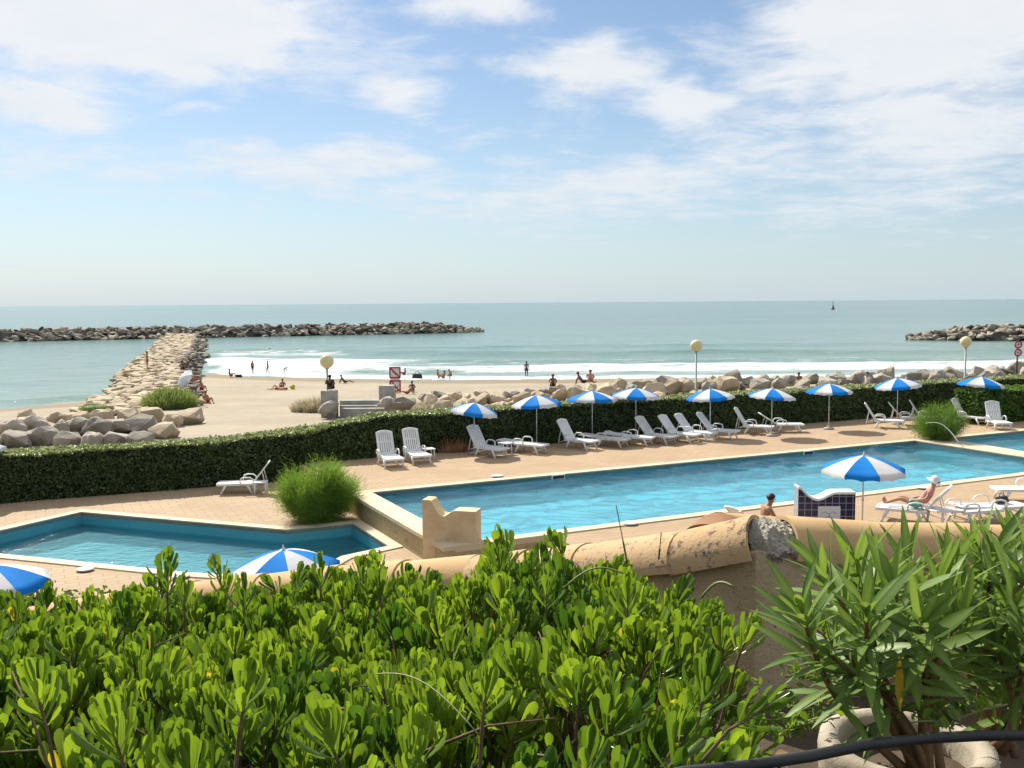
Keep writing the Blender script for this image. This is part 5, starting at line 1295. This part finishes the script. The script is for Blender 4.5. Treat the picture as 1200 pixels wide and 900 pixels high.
# ball, bags, dark things on the sand
p = ground(343, 456); mb = MB(); mb.sphere((0, 0, 0), .22, 16, 10); o = mb.build('beach_ball', mat('yellow_plastic', (.65, .55, .06)), None, True); o.location = p+Vector((0, 0, .2)); tag(o, 'small yellow ball on the sand beside the two sunbathers', 'ball')
def bag(loc, s, m, label, rz=0):
    root = empty('beach_bag', loc, rz, label, 'bag'); mb = MB(); mb.hexa([(-s, -s*.4, 0), (s, -s*.4, 0), (s, s*.4, 0), (-s, s*.4, 0)], [(-s*.8, -s*.25, s*.8), (s*.8, -s*.25, s*.8), (s*.8, s*.25, s*.8), (-s*.8, s*.25, s*.8)])
    mb.build('bag_body', m, root, bevel=s*.12); mb = MB(); mb.tube([(-s*.5, 0, s*.78), (-s*.3, 0, s*1.2), (s*.3, 0, s*1.2), (s*.5, 0, s*.78)], s*.05, 6); mb.build('handle', m, root)
bag(ground(489, 443), .55, M['dark'], 'large dark bag on the sand at the surf beside the three bathers')
bag(ground(280, 442), .35, M['dark'], 'small dark bag on the sand beside the lone bather in red')
p = at(1173, 606, 0); bag((p.x, p.y, .39), .22, M['dark'], 'dark bag lying on the flattened lounger near the right edge', .5)
# white beach parasol lying on its side
bpz = ground(221, 461); o = copy_tree(pa)
for ch in list(o.children):
    if ch.name.split('.')[0] == 'base': bpy.data.objects.remove(ch)
    elif ch.name.split('.')[0] == 'canopy':
        me = ch.data.copy(); ch.data = me; me.materials[1] = mat('pale_blue_canvas', (.62, .68, .74))
o.location = bpz+Vector((.9, .2, .55)); o.rotation_euler = (R_(20), R_(-62), R_(20)); o.scale = (.85, .85, .85); tag(o, 'pale beach parasol tilted on its side against the jetty foot', 'parasol'); o['group'] = 'beach things'
del o['group']
# ------------------------------------------------------------------ lamps, signs, steps
lm_proto = None
def lamp(px_top, py_c, px_b, py_b, Yd, rg, label):
    global lm_proto
    c = atY(px_top, py_c, Yd); b = atY(px_b, py_b, Yd); zb = min(b.z, beach_z(c.x, c.y))-.05; h = c.z-zb
    root = empty('globe_lamp', (c.x, c.y, zb), 0, label, 'lamp', 'globe lamps along the beach')
    mb = MB(); mb.tube([(0, 0, 0), (0, 0, .5), (0, 0, .52), (0, 0, h-rg*.8)], [.10, .10, .062, .055], 12); mb.build('pole', M['lampmetal'], root, True)
    mb = MB(); mb.lathe([(.055, h-rg*1.15), (.13, h-rg*1.0), (.15, h-rg*.82), (.1, h-rg*.78)], 16); mb.build('collar', M['lampmetal'], root, True)
    mb = MB(); mb.sphere((0, 0, h), rg, 28, 16); mb.build('globe', M['globe'], root, True)
lamp(383, 423.5, 381, 486, 57.5, .41, 'globe lamp with yellowish ball standing on the sand by the concrete steps')
lamp(816, 405, 815, 463, 60.5, .37, 'globe lamp in front of the surf above the fifth far parasol')
lamp(1132, 400.5, 1130, 450, 62.5, .345, 'globe lamp before the short breakwater near the right edge')
def square_signs():
    c = atY(463, 446, 60.0); zb = beach_z(c.x, c.y)-.1; root = empty('warning_sign', (c.x, c.y, zb), 0, 'two red framed square prohibition signs stacked on one post by the beach steps', 'sign')
    zt = atY(463, 430, 60).z-zb; zl = atY(463, 459, 60).z-zb; s = .70
    mb = MB(); mb.tube([(0, .05, 0), (0, .05, zt-.02)], .04, 10); mb.build('post', M['lampmetal'], root)
    mid_ = MB(); mid_.box((0, .005, (zt+zl)/2), (.58, .012, .24)); mid_.build('text_plate', M['signw'], root)
    for zc in (zt-s/2, zl+s/2):
        mb = MB(); mb.box((0, 0, zc), (s, .025, s)); pl = mb.build('sign_panel', M['signw'], root)
        fr = MB()
        for dx_, dz_, w_, h_ in ((0, s/2-.04, s, .085), (0, -s/2+.04, s, .085), (-s/2+.04, 0, .085, s-.16), (s/2-.04, 0, .085, s-.16)): fr.box((dx_, -.02, zc+dz_), (w_, .02, h_))
        fr.box((0, -.018, zc), (.08, .012, s*1.1), Matrix.Rotation(R_(-45 if zc > (zt+zl)/2 else -38), 3, 'Y')); fr.build('red_border', M['red'], pl)
        pk = MB(); pk.box((.06, -.014, zc-.08), (.16, .004, .1)); pk.box((-.09, -.014, zc+.03), (.1, .004, .07)); pk.build('pictogram', M['black'], pl)
square_signs()
c = atY(1193, 406, 62); zb = beach_z(c.x, c.y)+.2; rs = empty('round_signs', (c.x, c.y, zb), 0, 'two round red ringed prohibition signs on a dark post at the right edge', 'sign')
hz_ = atY(1193, 400, 62).z-zb; mb = MB(); mb.tube([(0, .04, -.5), (0, .04, hz_+.2)], .045, 10); mb.build('post', M['black'], rs)
for py in (403.8, 413.2):
    z = atY(1193, py, 62).z-zb; mb = MB(); mb.lathe([(.001, .0), (.245, .0), (.245, .02), (.001, .02)], 28); mb.v = [(v[0], -v[2], v[1]+z) for v in mb.v]; pl = mb.build('sign_disc', M['signw'], rs)
    mb = MB(); mb.lathe([(.165, .022), (.25, .022), (.25, .034), (.165, .034), (.165, .022)], 28); mb.v = [(v[0], -v[2], v[1]+z) for v in mb.v]; mb.build('red_ring', M['red'], pl)
    mb = MB(); mb.box((0, -.026, z), (.13, .006, .05), Matrix.Rotation(R_(35), 3, 'Y')); mb.box((.02, -.026, z+.03), (.04, .005, .09)); mb.build('pictogram', M['black'], pl)
# concrete block and steps on the sand
def cblock(px0, px1, py0, py1, Yd, th, label, m='concrete', name='concrete_block'):
    a = atY(px0, py1, Yd); b = atY(px1, py0, Yd); w = b.x-a.x; h = b.z-a.z
    mb = MB(); mb.box((0, 0, h/2-.4), (w, th, h+.8)); o = mb.build(name, M[m], None, bevel=.03); o.location = ((a.x+b.x)/2, Yd+th/2, a.z); return o
M['darkconc'] = mat('grey_shaded_block', (.24, .24, .22), (.17, .17, .155), .9, 2, bump=.3)
tag(cblock(376, 393, 458, 478, 57.0, .9, ''), 'upright concrete block on the sand right behind the globe lamp post', 'concrete block')
tag(cblock(444, 461, 452, 469, 58.5, .8, ''), 'weathered concrete block left of the square signs', 'concrete block')
st = empty('concrete_steps', atY(425, 486, 57.0), 0, 'low grey concrete steps between the globe lamp and the square signs', 'steps'); s0 = Vector(st.location)
for i, (py, dyy) in enumerate(((479, 0), (475.5, .55), (469.5, 1.1))):
    a = atY(398, py, 57+dyy); b = atY(450, py, 57+dyy); mb = MB(); w = b.x-a.x; mb.box(((a.x+b.x)/2-s0.x, dyy+.27, (a.z-s0.z)/2-.1), (w, .54, a.z-s0.z+.2)); mb.build('step', M['concrete'], st, bevel=.015)
# buoy
b_ = at(976, 362.5, -2); bu = empty('channel_marker', b_, 0, 'tiny dark channel marker buoy far out near the horizon', 'buoy')
mb = MB(); mb.lathe([(.001, -.5), (1.6, -.4), (1.8, .3), (1.2, .8), (.5, 3.6), (.35, 3.7)], 16); mb.build('float_body', M['black'], bu, True)
mb = MB(); mb.tube([(0, 0, 3.6), (0, 0, 5.6)], .2, 8); mb.lathe([(.001, 6.6), (.75, 5.5), (.001, 5.4)], 12); mb.build('topmark', M['black'], bu)
# water jet from the far bush into the pool
j0 = at(1083, 503, 0); j0.z = .45; j1 = W(PL-.8, -1.2, -.1); j0 = at(1084, 524, 0)+Vector((0, 0, .95)); j1 = at(1125, 521, 0)
jm, nt, out = new_mat('jet_water'); N = NT(nt); b = N.n('ShaderNodeBsdfPrincipled'); b.inputs['Base Color'].default_value = (.8, .82, .82, 1); b.inputs['Roughness'].default_value = .2; b.inputs['Alpha'].default_value = .75; N.l(b.outputs[0], out.inputs[0])
mb = MB(); mb.tube(arc(j0, j1, .35, 16), [.012+.012*i/15 for i in range(16)], 8); tag(mb.build('water_jet', jm, None, True), 'thin arched jet of water in front of the far feathery bush', 'water jet')
# low ground cover at the lower terrace edge
gp = at(85, 705, ZL); n = 2600; Pg = np.stack([rng.uniform(-14, 4, n)+gp.x, rng.normal(gp.y-.4, .35, n), np.full(n, ZL+.02)+rng.uniform(0, .22, n)], 1)
V, Q = scatter(LV, LQ, Pg, rng.normal(size=(n, 3))+np.array([0, 0, .8]), rng.normal(size=(n, 3))+np.array([0, 0, 1]), rng.uniform(.08, .16, n))
o = npmesh('ground_cover', V, Q, M['gcover'], None, {'rnd': np.repeat(rng.uniform(0, 1, n), len(LV))}); tag(o, 'low green ground cover along the near edge of the lower terrace', 'ground cover', kind='stuff')
# pavilion-less backdrop: fallen leaves on soil
n = 900; Pg = np.stack([rng.uniform(-3, 3, n), rng.uniform(1, 4.6, n), np.full(n, 4.06)], 1)
V, Q = scatter(LV, LQ, Pg, rng.normal(size=(n, 3))*np.array([1, 1, .15]), np.tile([0, 0, 1.], (n, 1))+rng.normal(size=(n, 3))*.3, rng.uniform(.04, .08, n))
M['litter'] = leaf_mat('leaf_litter', (.16, .09, .04), (.26, .17, .07), trans=.1, rough=.8)
o = npmesh('leaf_litter', V, Q, M['litter'], None, {'rnd': np.repeat(rng.uniform(0, 1, n), len(LV))}); tag(o, 'brown fallen leaves on the soil under the shrub', 'leaf litter', kind='stuff')
print('boulders', nb, 'rosettes', cnt)
